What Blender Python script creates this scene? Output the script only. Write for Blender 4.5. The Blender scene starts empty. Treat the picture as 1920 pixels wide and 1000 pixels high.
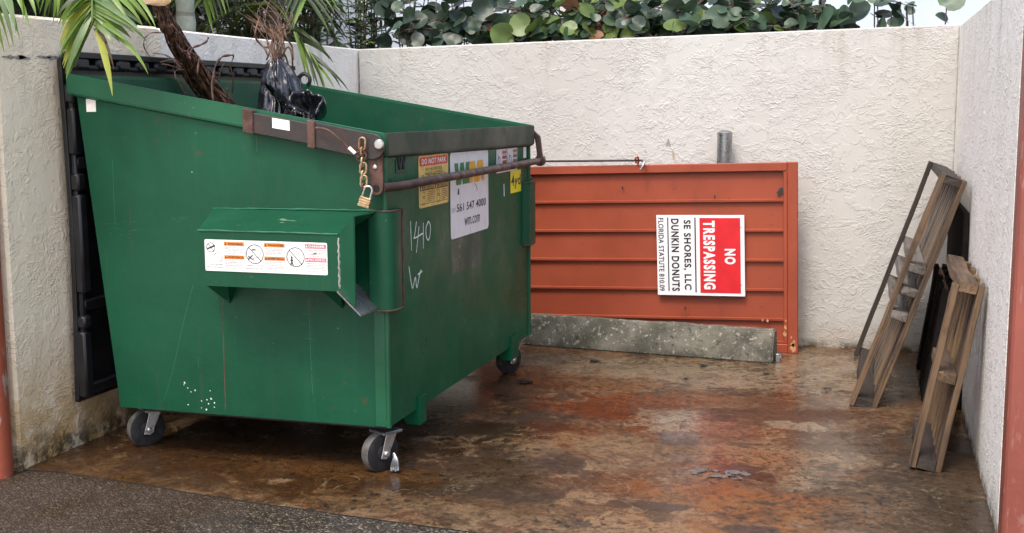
import bpy, bmesh, math, random
from mathutils import Vector, Matrix, noise as mnoise
R = math.radians
SC = bpy.context.scene
COL = SC.collection
rnd = random.Random(7)

# ------------------------------------------------------------------ camera
CF, CYAW, CPITCH, CROLL, CH = 2256.6, .29178, .132776, -.00442, 1.5
cd = bpy.data.cameras.new('camera'); cam = bpy.data.objects.new('camera', cd); COL.objects.link(cam)
fw = Vector((-math.sin(CYAW)*math.cos(CPITCH), math.cos(CYAW)*math.cos(CPITCH), -math.sin(CPITCH)))
rt0 = Vector((math.cos(CYAW), math.sin(CYAW), 0)); up0 = rt0.cross(fw)
rt = rt0*math.cos(CROLL) + up0*math.sin(CROLL); up = up0*math.cos(CROLL) - rt0*math.sin(CROLL)
m = Matrix((rt, up, -fw)).transposed().to_4x4(); m.translation = (0, 0, CH); cam.matrix_world = m
cd.sensor_fit = 'HORIZONTAL'; cd.sensor_width = 36; cd.lens = 36*CF/1920
cd.clip_start = .05; cd.clip_end = 500
SC.camera = cam

# ------------------------------------------------------------------ light
SUN_EL, SUN_K = R(60), .22            # low hazy sun from behind the camera, a little from the left
W = bpy.data.worlds.new('World'); SC.world = W; W.use_nodes = True
nt = W.node_tree; bg = nt.nodes['Background']
sky = nt.nodes.new('ShaderNodeTexSky'); sky.sky_type = 'NISHITA'; sky.sun_disc = False
sdir = Vector((-SUN_K, -1, 0)).normalized()*math.cos(SUN_EL) + Vector((0, 0, math.sin(SUN_EL)))   # towards the sun
sky.sun_elevation = SUN_EL; sky.sun_rotation = math.atan2(sdir.x, sdir.y)
sky.air_density = 1; sky.dust_density = 5.0; sky.ozone_density = 1.0
nt.links.new(sky.outputs[0], bg.inputs[0]); bg.inputs[1].default_value = .15
sl = bpy.data.lights.new('sun', 'SUN'); sl.energy = .55; sl.angle = R(8); sl.color = (1, .96, .90)
so = bpy.data.objects.new('sun', sl); COL.objects.link(so); so.rotation_euler = sdir.to_track_quat('Z', 'Y').to_euler()
so.location = (-3, -12, 6)
SC.view_settings.view_transform = 'Standard'; SC.view_settings.look = 'None'
SC.view_settings.exposure = 1.22; SC.view_settings.gamma = 1; SC.view_settings.use_curve_mapping = False

# ------------------------------------------------------------------ helpers: placing
def ray(px, py): return rt*((px-960)/CF) - up*((py-500)/CF) + fw
def at(px, py, Y):
    d = ray(px, py); return Vector((0, 0, CH)) + d*(Y/d.y)
def gp(px, py, z=0):
    d = ray(px, py); return Vector((0, 0, CH)) + d*((z-CH)/d.z)
ROOT = {}
def empty(name, loc, label, cat, group=None, rz=0):
    o = bpy.data.objects.new(name, None); COL.objects.link(o); o.location = loc; o.rotation_euler.z = rz
    o.empty_display_size = .1; ROOT[o.name] = Vector(loc); o['label'] = label; o['category'] = cat
    if group: o['group'] = group
    return o
def tag(o, label=None, cat=None, group=None, kind=None):
    for k, v in (('label', label), ('category', cat), ('group', group), ('kind', kind)):
        if v: o[k] = v
    return o
def wl(p):
    v = Vector()
    while p is not None: v += p.location; p = p.parent
    return v
def obj(name, bm, mats, parent=None, smooth=False, local=False, origin=None):
    """link a bmesh (world coordinates unless local) as one object"""
    off = Vector()
    if not local:
        if parent is not None: off = wl(parent)
        elif origin is not None: off = Vector(origin)
        if off.length: bmesh.ops.translate(bm, vec=-off, verts=bm.verts)
    bmesh.ops.recalc_face_normals(bm, faces=bm.faces) if not getattr(bm, 'keep', False) and not smooth == 'leaf' else None
    me = bpy.data.meshes.new(name); bm.to_mesh(me); bm.free()
    for mt in (mats if isinstance(mats, (list, tuple)) else [mats]): me.materials.append(mt)
    if smooth:
        for p in me.polygons: p.use_smooth = True
        if smooth is True:
            try: me.set_sharp_from_angle(angle=R(40))
            except Exception: pass
    o = bpy.data.objects.new(name, me); COL.objects.link(o)
    if parent is not None: o.parent = parent
    elif origin is not None: o.location = origin
    return o
def merge(bm, tb, mat=None):
    if mat is not None: tb.transform(mat)
    me = bpy.data.meshes.new('tmp'); tb.to_mesh(me); tb.free(); bm.from_mesh(me); bpy.data.meshes.remove(me)
def NB(): return bmesh.new()
def box(bm, x0, x1, y0, y1, z0, z1, bev=0, mat=None, seg=1):
    tb = NB(); r = bmesh.ops.create_cube(tb, size=1)
    for v in tb.verts: v.co = Vector((x0 if v.co.x < 0 else x1, y0 if v.co.y < 0 else y1, z0 if v.co.z < 0 else z1))
    if bev: bmesh.ops.bevel(tb, geom=tb.edges[:], offset=bev, segments=seg, affect='EDGES', profile=.5)
    merge(bm, tb, mat); return bm
def frame_mat(o, ux, uy, uz):
    m = Matrix((Vector(ux), Vector(uy), Vector(uz))).transposed().to_4x4(); m.translation = o; return m
def prism(bm, pts, axis, a, b, bev=0, mat=None):
    """polygon pts (2d) extruded along axis ('x': pts are y,z; 'y': pts are x,z; 'z': x,y)"""
    tb = NB()
    def v3(p, t): return {'x': (t, p[0], p[1]), 'y': (p[0], t, p[1]), 'z': (p[0], p[1], t)}[axis]
    A = [tb.verts.new(v3(p, a)) for p in pts]; B = [tb.verts.new(v3(p, b)) for p in pts]
    tb.faces.new(A); tb.faces.new(B[::-1]); n = len(pts)
    for i in range(n): tb.faces.new((A[i], B[i], B[(i+1) % n], A[(i+1) % n]))
    bmesh.ops.recalc_face_normals(tb, faces=tb.faces)
    if bev: bmesh.ops.bevel(tb, geom=tb.edges[:], offset=bev, segments=1, affect='EDGES')
    merge(bm, tb, mat); return bm
def tube(bm, pts, r, seg=8, caps=True, flat=1.0):
    pts = [Vector(p) for p in pts]; n = len(pts); rr = r if isinstance(r, (list, tuple)) else [r]*n
    rings = []; t0 = (pts[1]-pts[0]).normalized()
    nrm = t0.orthogonal().normalized()
    for i, p in enumerate(pts):
        t = (pts[min(i+1, n-1)] - pts[max(i-1, 0)]).normalized()
        nrm = (nrm - t*nrm.dot(t)); nrm = nrm.normalized() if nrm.length > 1e-6 else t.orthogonal().normalized()
        b = t.cross(nrm)
        rings.append([bm.verts.new(p + (nrm*math.cos(2*math.pi*k/seg) + b*math.sin(2*math.pi*k/seg)*flat)*rr[i]) for k in range(seg)])
    for i in range(n-1):
        for k in range(seg): bm.faces.new((rings[i][k], rings[i][(k+1) % seg], rings[i+1][(k+1) % seg], rings[i+1][k]))
    if caps: bm.faces.new(rings[0][::-1]); bm.faces.new(rings[-1])
    return bm
def lathe(bm, prof, seg=24, mat=None):
    """profile (r,z) round z"""
    tb = NB(); rings = []
    for r, z in prof: rings.append([tb.verts.new((r*math.cos(2*math.pi*k/seg), r*math.sin(2*math.pi*k/seg), z)) for k in range(seg)])
    for i in range(len(rings)-1):
        for k in range(seg): tb.faces.new((rings[i][k], rings[i][(k+1) % seg], rings[i+1][(k+1) % seg], rings[i+1][k]))
    tb.faces.new(rings[0][::-1]); tb.faces.new(rings[-1])
    merge(bm, tb, mat); return bm
def catmull(pts, n=5):
    pts = [Vector(p) for p in pts]; P = [pts[0]*2-pts[1]] + pts + [pts[-1]*2-pts[-2]]; out = []
    for i in range(1, len(P)-2):
        for k in range(n):
            t = k/n; a, b, c, d = P[i-1], P[i], P[i+1], P[i+2]
            out.append(.5*((2*b) + (c-a)*t + (2*a-5*b+4*c-d)*t*t + (3*b-a-3*c+d)*t**3))
    out.append(pts[-1]); return out

# ------------------------------------------------------------------ helpers: materials
class NT:
    def __init__(s, name):
        s.m = bpy.data.materials.new(name); s.m.use_nodes = True; s.t = s.m.node_tree
        s.b = s.t.nodes['Principled BSDF']; s.geo = None
    def n(s, ty, **kw):
        o = s.t.nodes.new('ShaderNode'+ty)
        for k, v in kw.items(): setattr(o, k, v)
        return o
    def lk(s, a, b): s.t.links.new(a, b)
    def setin(s, sock, v):
        if hasattr(v, 'links'): s.lk(v, sock)
        elif v is not None:
            if sock.type == 'RGBA' and len(v) == 3: v = (*v, 1)
            sock.default_value = v
    def pos(s):
        if not s.geo: s.geo = s.n('NewGeometry')
        return s.geo.outputs['Position']
    def oc(s):
        return s.n('TexCoord').outputs['Object']
    def noise(s, scale, detail=4, rough=.55, dist=0, vec=None, stretch=None, ty='FBM', out=0, lac=2):
        o = s.n('TexNoise'); o.noise_type = ty
        v = vec or s.pos()
        if stretch:
            mp = s.n('Mapping'); s.lk(v, mp.inputs[0]); mp.inputs['Scale'].default_value = stretch[:3]
            if len(stretch) > 3: mp.inputs['Rotation'].default_value = (0, 0, stretch[3])
            v = mp.outputs[0]
        s.lk(v, o.inputs['Vector'])
        o.inputs['Scale'].default_value = scale; o.inputs['Detail'].default_value = detail
        o.inputs['Roughness'].default_value = rough; o.inputs['Distortion'].default_value = dist; o.inputs['Lacunarity'].default_value = lac
        return o.outputs[out]
    def vor(s, scale, feature='F1', vec=None, out='Distance', rand=1):
        o = s.n('TexVoronoi', feature=feature); s.lk(vec or s.pos(), o.inputs['Vector']); o.inputs['Scale'].default_value = scale
        o.inputs['Randomness'].default_value = rand
        return o.outputs[out]
    def ramp(s, fac, a, b, lo=0.0, hi=1.0, smooth=True):
        o = s.n('MapRange'); o.interpolation_type = 'SMOOTHSTEP' if smooth else 'LINEAR'
        s.lk(fac, o.inputs[0]); o.inputs[1].default_value = a; o.inputs[2].default_value = b
        o.inputs[3].default_value = lo; o.inputs[4].default_value = hi
        return o.outputs[0]
    def mix(s, fac, a, b, blend='MIX'):
        o = s.n('Mix', data_type='RGBA', blend_type=blend)
        s.setin(o.inputs[0], fac); s.setin(o.inputs[6], a); s.setin(o.inputs[7], b); return o.outputs[2]
    def math(s, op, a, b=None, c=None, clamp=False):
        o = s.n('Math', operation=op, use_clamp=clamp)
        s.setin(o.inputs[0], a)
        if b is not None: s.setin(o.inputs[1], b)
        if c is not None: s.setin(o.inputs[2], c)
        return o.outputs[0]
    def sep(s, v=None):
        o = s.n('SeparateXYZ'); s.lk(v or s.pos(), o.inputs[0]); return o.outputs
    def bump(s, h, strength=.5, dist=.01, prev=None):
        o = s.n('Bump'); s.lk(h, o.inputs['Height']); o.inputs['Strength'].default_value = strength; o.inputs['Distance'].default_value = dist
        if prev is not None: s.lk(prev, o.inputs['Normal'])
        return o.outputs[0]
    def fin(s, col=None, rough=None, normal=None, metal=None, spec=None, coat=None):
        b = s.b.inputs
        if col is not None: s.setin(b['Base Color'], col)
        if rough is not None: s.setin(b['Roughness'], rough)
        if metal is not None: s.setin(b['Metallic'], metal)
        if spec is not None: s.setin(b['Specular IOR Level'], spec)
        if coat is not None: b['Coat Weight'].default_value = coat; b['Coat Roughness'].default_value = .15
        if normal is not None: s.lk(normal, b['Normal'])
        return s.m
def simple(name, col, rough=.6, var=.25, scale=20, metal=0, bump=0, bscale=80, spec=None):
    t = NT(name); n = t.noise(scale, 5)
    c2 = tuple(min(1, x*(1+var)) for x in col); c1 = tuple(x*(1-var) for x in col)
    c = t.mix(t.ramp(n, .3, .7), c1, c2)
    return t.fin(c, rough, t.bump(t.noise(bscale, 4), bump, .005) if bump else None, metal, spec)

def stucco(name, base, shade, stain=None, topdirt=True, relief=.42):
    t = NT(name); p = t.pos()
    big = t.noise(1.1, 4, .6); mid = t.noise(5, 5, .6, .4)
    c = t.mix(t.ramp(big, .3, .7), shade, base)
    c = t.mix(t.ramp(mid, .55, .8, 0, .35), c, tuple(x*.86 for x in shade))
    # skip-trowel relief: short curved ridges standing in patches between smooth areas
    w = t.noise(4.5, 3, .5, .6); rdg = t.noise(11, 3, .55, .7, stretch=(1, 1, 1.5))
    r1 = t.math('SUBTRACT', 1, t.math('MULTIPLY', t.math('ABSOLUTE', t.math('SUBTRACT', rdg, .5)), 22), clamp=True)
    rdg2 = t.noise(21, 3, .55, .6, stretch=(1, 1, 1.6))
    r2 = t.math('SUBTRACT', 1, t.math('MULTIPLY', t.math('ABSOLUTE', t.math('SUBTRACT', rdg2, .5)), 16), clamp=True)
    patch = t.ramp(w, .46, .56); patch2 = t.ramp(t.noise(3, 3, .5), .47, .56)
    h = t.math('ADD', t.math('MULTIPLY', r1, patch), t.math('MULTIPLY', t.math('MULTIPLY', r2, patch2), .7))
    step = t.ramp(t.noise(12, 4, .55, .4), .5, .55)
    h = t.math('ADD', h, t.math('MULTIPLY', step, .55))
    h = t.math('ADD', h, t.math('MULTIPLY', t.noise(90, 4, .6), .35))
    nb = t.bump(h, relief*1.0, .0075)
    pit = t.ramp(t.noise(34, 3, .5, .6), .68, .73, 0, .5)
    c = t.mix(pit, c, tuple(x*.55 for x in shade))
    z = t.sep()[2]
    nn = t.noise(6, 5, .65, .5)
    low = t.math('MULTIPLY', t.ramp(z, .7 if stain else .22, .0), t.ramp(nn, .25, .60))
    c = t.mix(t.math('MULTIPLY', low, .9 if stain else .5), c, stain or (.30, .25, .17))
    low2 = t.math('MULTIPLY', t.ramp(z, .22 if stain else .07, .0), t.ramp(t.noise(11, 5, .7), .36, .6))
    c = t.mix(low2, c, (.06, .045, .025))
    if topdirt:
        st = t.noise(7, 5, .65, .2, stretch=(1, 1, .12))
        c = t.mix(t.math('MULTIPLY', t.ramp(z, 1.35, 1.95), t.ramp(st, .52, .72, 0, .45)), c, (.33, .29, .22))
    return t.fin(c, .85, nb, spec=.3)
M = {}
M['stucco_back'] = stucco('stucco_back', (.525, .520, .492), (.475, .462, .43))
M['stucco_right'] = stucco('stucco_right', (.86, .825, .76), (.80, .76, .69), relief=.6)
M['stucco_left'] = stucco('stucco_left', (.92, .81, .63), (.87, .75, .56), stain=(.46, .28, .085), relief=.42)
M['stucco_left_far'] = stucco('stucco_left_far', (.92, .875, .79), (.87, .82, .73))

def floor_mat():
    t = NT('stained_concrete'); p = t.pos()
    big = t.noise(1.1, 5, .6, .8); mid = t.noise(3.1, 6, .62, 1.2)
    streak = t.noise(8, 7, .68, 1.0); fine = t.noise(38, 6, .7, .4)
    c = t.mix(t.ramp(big, .42, .58), (.30, .235, .16), (.185, .100, .048))
    c = t.mix(t.ramp(mid, .51, .56, 0, .65), c, (.155, .060, .018))
    c = t.mix(t.ramp(t.noise(1.5, 9, .7, 1.0), .53, .57, 0, .8), c, (.050, .034, .022))
    c = t.mix(t.ramp(t.noise(11, 7, .7, 1.4), .52, .60, 0, .38), c, (.46, .36, .24))
    c = t.mix(t.ramp(t.noise(52, 5, .72), .55, .63, 0, .42), c, (.50, .41, .30))
    # placed stains: (px, py, rx, ry, rotation, colour, amount)
    st = [(1290, 705, .75, .30, .05, (.34, .30, .23), .95), (1560, 700, .55, .45, 0, (.38, .33, .25), .85), (1110, 680, .7, .2, 0, (.28, .24, .17), .7),
          (1215, 755, .34, .22, .2, (.22, .075, .02), .9), (1130, 770, .30, .22, -.1, (.17, .055, .018), .9), (1040, 715, .6, .2, 0, (.20, .10, .035), .7),
          (1290, 790, .28, .20, .3, (.40, .34, .26), .75), (1370, 800, .2, .3, .2, (.29, .13, .08), .7),
          (1480, 785, .42, .30, .1, (.13, .062, .03), .92), (1620, 830, .4, .30, 0, (.12, .065, .035), .8), (1270, 830, .14, .12, 0, (.09, .075, .07), .8),
          (1220, 845, .9, .13, .1, (.30, .22, .14), .5), (1440, 860, .3, .12, 0, (.33, .20, .11), .7), (1460, 950, .55, .2, 0, (.30, .13, .03), .85), (1300, 990, .5, .14, 0, (.36, .17, .06), .8),
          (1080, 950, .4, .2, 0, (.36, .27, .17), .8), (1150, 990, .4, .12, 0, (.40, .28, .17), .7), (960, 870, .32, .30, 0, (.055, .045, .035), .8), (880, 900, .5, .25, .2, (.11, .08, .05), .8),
          (1425, 898, .115, .085, 0, (.075, .05, .034), .9), (1215, 950, .12, .06, 0, (.05, .04, .035), .9), (1170, 948, .07, .05, 0, (.06, .045, .035), .8), (1390, 995, .12, .06, 0, (.06, .05, .05), .8),
          (1430, 945, .06, .04, 0, (.06, .05, .045), .8), (1395, 880, .08, .045, 0, (.06, .045, .04), .8), (1080, 985, .1, .06, 0, (.05, .045, .04), .8), (1500, 802, .16, .07, 0, (.42, .36, .28), .8),
          (760, 925, .9, .2, -.1, (.13, .075, .035), .8), (650, 930, .5, .14, 0, (.22, .15, .08), .7), (300, 880, .9, .35, 0, (.13, .075, .03), .8), (500, 850, 1.1, .5, 0, (.075, .042, .02), .85), (1720, 960, .5, .35, 0, (.12, .085, .05), .7),
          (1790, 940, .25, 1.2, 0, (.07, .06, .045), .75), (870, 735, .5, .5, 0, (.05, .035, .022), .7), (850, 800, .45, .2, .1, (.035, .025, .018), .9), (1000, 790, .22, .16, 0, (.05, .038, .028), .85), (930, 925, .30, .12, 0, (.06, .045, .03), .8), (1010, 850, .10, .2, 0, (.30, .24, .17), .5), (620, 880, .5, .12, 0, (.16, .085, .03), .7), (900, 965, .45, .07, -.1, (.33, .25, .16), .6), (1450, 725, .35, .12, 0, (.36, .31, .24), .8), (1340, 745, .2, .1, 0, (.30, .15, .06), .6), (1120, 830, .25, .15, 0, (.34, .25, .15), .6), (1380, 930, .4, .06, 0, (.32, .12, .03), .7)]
    dn = t.noise(5.5, 9, .72, .6); dn2 = t.math('MULTIPLY', t.math('SUBTRACT', dn, .5), 4.2)
    xyz = t.sep()
    for px, py, rx, ry, ro, co, am in st:
        g = gp(px, py); cs, sn = math.cos(ro), math.sin(ro)
        dx = t.math('SUBTRACT', xyz[0], g.x); dy = t.math('SUBTRACT', xyz[1], g.y)
        u = t.math('MULTIPLY_ADD', dx, cs/rx, t.math('MULTIPLY', dy, sn/rx)); v = t.math('MULTIPLY_ADD', dx, -sn/ry, t.math('MULTIPLY', dy, cs/ry))
        d = t.math('ADD', t.math('SQRT', t.math('ADD', t.math('MULTIPLY', u, u), t.math('MULTIPLY', v, v))), dn2)
        hard = rx < .2
        c = t.mix(t.ramp(d, 1.05 if hard else 1.12, .85 if hard else .78, 0, am), c, co)
    # fine mottling, specks and pale scuffs over everything
    c = t.mix(t.ramp(streak, .50, .60, 0, .45), c, (.050, .032, .020))
    c = t.mix(t.ramp(t.noise(19, 7, .72, .9), .52, .60, 0, .5), c, (.040, .024, .014))
    c = t.mix(t.ramp(t.noise(48, 5, .72, .3), .56, .64, 0, .22), c, (.42, .33, .23))
    c = t.mix(t.ramp(fine, .52, .60, 0, .5), c, (.035, .024, .016))
    c = t.mix(t.math('MULTIPLY', t.ramp(t.noise(26, 3, .6, .3), .58, .62), t.ramp(t.noise(1.4, 4), .46, .54, 0, .9)), c, (.030, .022, .018))
    c = t.mix(1.0, c, (.50, .425, .355), 'MULTIPLY')
    rg = t.noise(2.2, 4, .5, 1.8); ln = t.math('ABSOLUTE', t.math('SUBTRACT', rg, .5))
    c = t.mix(t.math('MULTIPLY', t.ramp(ln, .006, .0), t.ramp(t.noise(1.7, 3), .5, .6, 0, .25)), c, (.44, .34, .22))
    c = t.mix(t.ramp(t.vor(7.0, vec=None), .11, .05, 0, .8), c, (.045, .032, .024))
    rough = t.ramp(t.noise(1.6, 5, .6, .4), .44, .58, .16, .5)
    rough = t.math('ADD', rough, t.ramp(fine, .4, .7, -.04, .12))
    nb = t.bump(t.math('ADD', t.math('MULTIPLY', streak, .6), t.math('MULTIPLY', t.noise(70, 5, .65), .5)), .28, .006)
    return t.fin(c, rough, nb, spec=.27)
M['floor'] = floor_mat()

def asphalt_mat():
    t = NT('asphalt_aggregate')
    v = t.n('TexVoronoi', feature='F1'); t.lk(t.pos(), v.inputs['Vector']); v.inputs['Scale'].default_value = 125
    g = t.sep(v.outputs['Color'])
    c = t.mix(t.ramp(g[0], .3, .95), (.028, .025, .021), (.17, .155, .125))
    c = t.mix(t.ramp(g[1], .84, .93), c, (.52, .47, .36))
    c = t.mix(t.ramp(t.noise(260, 3), .45, .7, 0, .6), c, (.02, .017, .014))
    x = t.sep()
    brown = t.ramp(t.math('ADD', x[0], t.math('MULTIPLY', t.noise(1.8, 5, .6), 1.6)), -.9, -1.7, 0, .6)
    c = t.mix(brown, c, (.085, .045, .02), 'MIX')
    c = t.mix(t.ramp(t.noise(3, 5, .6, .5), .5, .72, 0, .7), c, (.03, .022, .016))
    c = t.mix(1.0, c, (.44, .40, .35), 'MULTIPLY')
    rough = t.ramp(t.noise(3, 4), .35, .65, .38, .7)
    nb = t.bump(t.math('SUBTRACT', t.math('MULTIPLY', g[2], .6), v.outputs['Distance']), .9, .006)
    return t.fin(c, rough, nb)
M['asphalt'] = asphalt_mat()

def green_paint(name, base, dirt=(.06, .05, .03), worn=.35, streaks=.5, rough=.34, rust=.5, spec=.4):
    t = NT(name)
    n1 = t.noise(1.6, 5, .6, .3); c = t.mix(t.ramp(n1, .3, .7), tuple(x*.84 for x in base), tuple(x*1.14 for x in base))
    sv = t.noise(16, 5, .65, .1, stretch=(1, 1, .06))
    c = t.mix(t.ramp(sv, .55, .78, 0, streaks), c, tuple(x*1.35+.004 for x in base))
    c = t.mix(t.ramp(t.noise(24, 5, .6, .1, stretch=(1, 1, .05)), .6, .8, 0, streaks), c, dirt)
    scr = t.noise(30, 3, .6, .3, stretch=(.25, .25, 2.2, 0)); c = t.mix(t.math('MULTIPLY', t.ramp(scr, .7, .75), t.ramp(t.noise(2.2, 3), .52, .66, 0, worn)), c, (.35, .42, .34))
    sp = t.noise(55, 3, .5); c = t.mix(t.math('MULTIPLY', t.ramp(sp, .70, .74), t.ramp(t.noise(3.1, 3), .5, .68, 0, rust)), c, (.28, .30, .22))
    c = t.mix(t.math('MULTIPLY', t.math('MULTIPLY', t.ramp(t.noise(18, 5, .7), .58, .66), t.ramp(t.noise(1.3, 3), .5, .6)), rust), c, (.09, .045, .02))
    r = t.ramp(t.noise(4, 5, .6), .3, .7, rough-.07, rough+.16)
    nb = t.bump(t.math('ADD', t.noise(2.6, 4, .5), t.math('MULTIPLY', t.noise(120, 3, .5), .03)), .34, .03)
    return t.fin(c, r, nb, spec=spec)
M['green'] = green_paint('green_paint', (.0040, .064, .030), streaks=.45, rough=.38, rust=.5, worn=.7, spec=.28)
M['green_in'] = green_paint('green_paint_inside', (.004, .056, .028), rough=.45, streaks=.3, rust=.3, spec=.3)
M['green_front'] = green_paint('green_paint_front', (.0030, .082, .036), dirt=(.010, .030, .016), streaks=.4, rough=.32, rust=.03, worn=.1, spec=.14)
M['green_rim'] = green_paint('green_paint_rim', (.009, .085, .040), worn=.7, rust=.3)
M['green_pale'] = green_paint('green_paint_worn', (.016, .13, .075), worn=.9, streaks=.3, rust=.8)
M['green_olive'] = green_paint('green_paint_dirty', (.024, .038, .023), dirt=(.03, .025, .016), streaks=.8, rough=.5)
def rusty(name, a, b, k=.5, rough=.6, metal=.3):
    t = NT(name); n = t.noise(14, 6, .65, .4); c = t.mix(t.ramp(n, k-.12, k+.14), a, b)
    c = t.mix(t.ramp(t.noise(60, 4, .6), .56, .7, 0, .6), c, tuple(x*.4 for x in b))
    return t.fin(c, t.ramp(n, .3, .7, rough-.15, rough+.15), t.bump(t.noise(90, 5, .6), .35, .004), metal)
M['bar_steel'] = rusty('dark_rusty_steel', (.036, .032, .031), (.070, .040, .032), .57)
M['rust'] = rusty('rust', (.105, .052, .038), (.06, .030, .022), .5, .75, .1)
M['bar_rod'] = rusty('bar_rod_paint', (.075, .042, .036), (.04, .025, .022), .5, .45)
M['steel'] = rusty('bright_steel', (.55, .54, .52), (.30, .27, .23), .6, .35, .85)
M['galv'] = rusty('galvanised_steel', (.36, .37, .38), (.20, .205, .21), .5, .36, .85)
M['brass'] = rusty('worn_brass', (.58, .45, .27), (.36, .25, .14), .5, .38, .8)
M['zinc'] = rusty('yellow_zinc', (.50, .38, .22), (.27, .15, .08), .5, .42, .7)
M['rubber'] = simple('rubber', (.018, .018, .019), .55, .4, 30, bump=.3, spec=.4)
M['tread'] = simple('dusty_tread', (.085, .08, .075), .8, .35, 25, bump=.4)
M['plastic'] = simple('black_plastic', (.014, .014, .016), .42, .35, 9, bump=.15, bscale=14, spec=.5)
M['hole'] = simple('dark_hole', (.008, .006, .005), .9, .1)
M['bag'] = simple('black_bag_film', (.010, .011, .016), .17, .2, 10, bump=.7, bscale=30, spec=.8)
M['white_tag'] = simple('white_tag', (.78, .76, .72), .5, .06, 18)
M['sign_white'] = simple('sign_white', (.80, .80, .82), .4, .02, 8)
M['sign_red'] = simple('sign_red', (.60, .012, .020), .38, .08, 12)
M['sign_black'] = simple('sign_black', (.012, .012, .014), .45, .1)
M['label_white'] = (lambda t: t.fin(t.mix(t.ramp(t.noise(26, 6, .7, .2, stretch=(1, 1, .3)), .52, .74, 0, .55), (.70, .70, .71), (.40, .38, .36)), .45))(NT('label_white_worn'))
M['label_clean'] = simple('label_white', (.78, .775, .76), .4, .03, 12)
M['label_yellow'] = simple('label_yellow_faded', (.66, .47, .13), .5, .12, 25)
M['label_bright'] = simple('label_yellow', (.80, .70, .02), .45, .05, 20)
M['label_red'] = simple('label_red', (.58, .035, .018), .5, .1, 30)
M['label_pink'] = simple('label_pink', (.60, .10, .14), .5, .1, 30)
M['label_orange'] = simple('label_orange', (.72, .22, .022), .5, .1, 30)
M['label_brown'] = simple('label_brown', (.33, .13, .04), .5, .1, 30)
M['ink'] = simple('ink', (.022, .020, .022), .5, .2, 40)
M['ink_grey'] = simple('ink_grey', (.33, .33, .34), .5, .2, 40)
M['logo_green'] = simple('logo_green', (.022, .17, .05), .5, .1, 30)
M['logo_gold'] = simple('logo_gold', (.72, .37, .02), .5, .1, 30)
M['chalk'] = simple('paint_marker', (.66, .72, .68), .7, .2, 90)
M['ghost'] = green_paint('green_paint_ghost', (.012, .066, .042), rough=.3, rust=.05, spec=.2)
def red_paint(name, base, wear=.6):
    t = NT(name); n1 = t.noise(2.2, 5, .6)
    c = t.mix(t.ramp(n1, .3, .7), tuple(x*.88 for x in base), tuple(x*1.1 for x in base))
    c = t.mix(t.ramp(t.noise(9, 5, .6, 0, stretch=(1, 1, .25)), .58, .8, 0, .5), c, tuple(x*.6 for x in base))
    c = t.mix(t.math('MULTIPLY', t.ramp(t.noise(17, 6, .7, .4), .63, .70), wear), c, (.055, .035, .03))
    return t.fin(c, t.ramp(n1, .3, .7, .38, .55), t.bump(t.noise(40, 4, .6), .12, .004), spec=.3), t
M['gate'] = red_paint('gate_paint', (.265, .054, .024), .45)[0]
M['gate_frame'] = red_paint('gate_frame_paint', (.30, .064, .032), .5)[0]
def post_mat(nm, base, wear):
    t = NT(nm); n1 = t.noise(2.2, 5, .6)
    c = t.mix(t.ramp(n1, .3, .7), tuple(x*.85 for x in base), tuple(x*1.12 for x in base))
    w = t.ramp(t.noise(9, 6, .65, .3, stretch=(2.2, 2.2, .5)), .55, .62, 0, wear)
    c = t.mix(w, c, (.42, .30, .26)); c = t.mix(t.ramp(t.noise(16, 6, .7, .3, stretch=(2, 2, .6)), .60, .68, 0, wear), c, (.10, .04, .025))
    return t.fin(c, .5, t.bump(t.noise(30, 4, .6), .25, .005))
M['post_l'] = post_mat('pole_paint_worn', (.36, .088, .045), .85)
M['post_r'] = post_mat('post_paint', (.25, .066, .046), .25)
M['primer'] = simple('bare_primer', (.46, .25, .12), .5, .2, 50)
def conc_mat():
    t = NT('mossy_concrete'); n = t.noise(7, 6, .65, .3); z = t.sep()[2]
    c = t.mix(t.ramp(n, .3, .7), (.055, .055, .042), (.17, .163, .13))
    c = t.mix(t.ramp(t.noise(4, 5, .6), .46, .66, 0, .8), c, (.050, .052, .036))
    c = t.mix(t.ramp(t.noise(38, 5, .65), .56, .68, 0, .8), c, (.42, .40, .33)); c = t.mix(t.ramp(t.noise(30, 5, .7), .58, .66, 0, .85), c, (.03, .03, .02))
    return t.fin(c, .88, t.bump(t.noise(45, 6, .7), .8, .008))
M['conc'] = conc_mat()
def wood_mat(nm, a, b, d):
    t = NT(nm); oc = t.oc()
    # grain runs along the local x of every board piece -> use a per-board vertex-colour direction instead: object z/y streaks
    at_ = t.n('Attribute', attribute_name='grain'); v = at_.outputs['Vector']
    g = t.noise(1, 6, .65, .3, vec=v, stretch=(3, 55, 55)); g2 = t.noise(1, 4, .6, .4, vec=v, stretch=(1.5, 9, 9))
    c = t.mix(t.ramp(g2, .3, .7), a, b); c = t.mix(t.ramp(g, .48, .66, 0, .8), c, d)
    c = t.mix(t.ramp(t.noise(5, 5, .6), .5, .72, 0, .6), c, tuple(x*.45 for x in d))
    return t.fin(c, .75, t.bump(g, .5, .004))
M['wood'] = wood_mat('weathered_wood', (.175, .108, .058), (.070, .044, .026), (.017, .011, .007))
M['wood_dk'] = wood_mat('dark_wood', (.040, .029, .022), (.026, .018, .014), (.010, .007, .005))  # darker tone for the lowest, highest and farthest pallet boards
M['wood_shade'] = simple('shade_black_wood', (.011, .009, .0075), .9, .4, 12, bump=.3, spec=.12)  # near-black colour standing in for deep shade behind the pallets
M['wood_gr'] = wood_mat('grey_wood', (.17, .155, .138), (.085, .073, .060), (.026, .020, .015))
M['wood_in'] = wood_mat('warm_wood', (.22, .130, .056), (.105, .062, .030), (.028, .017, .010))
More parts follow.
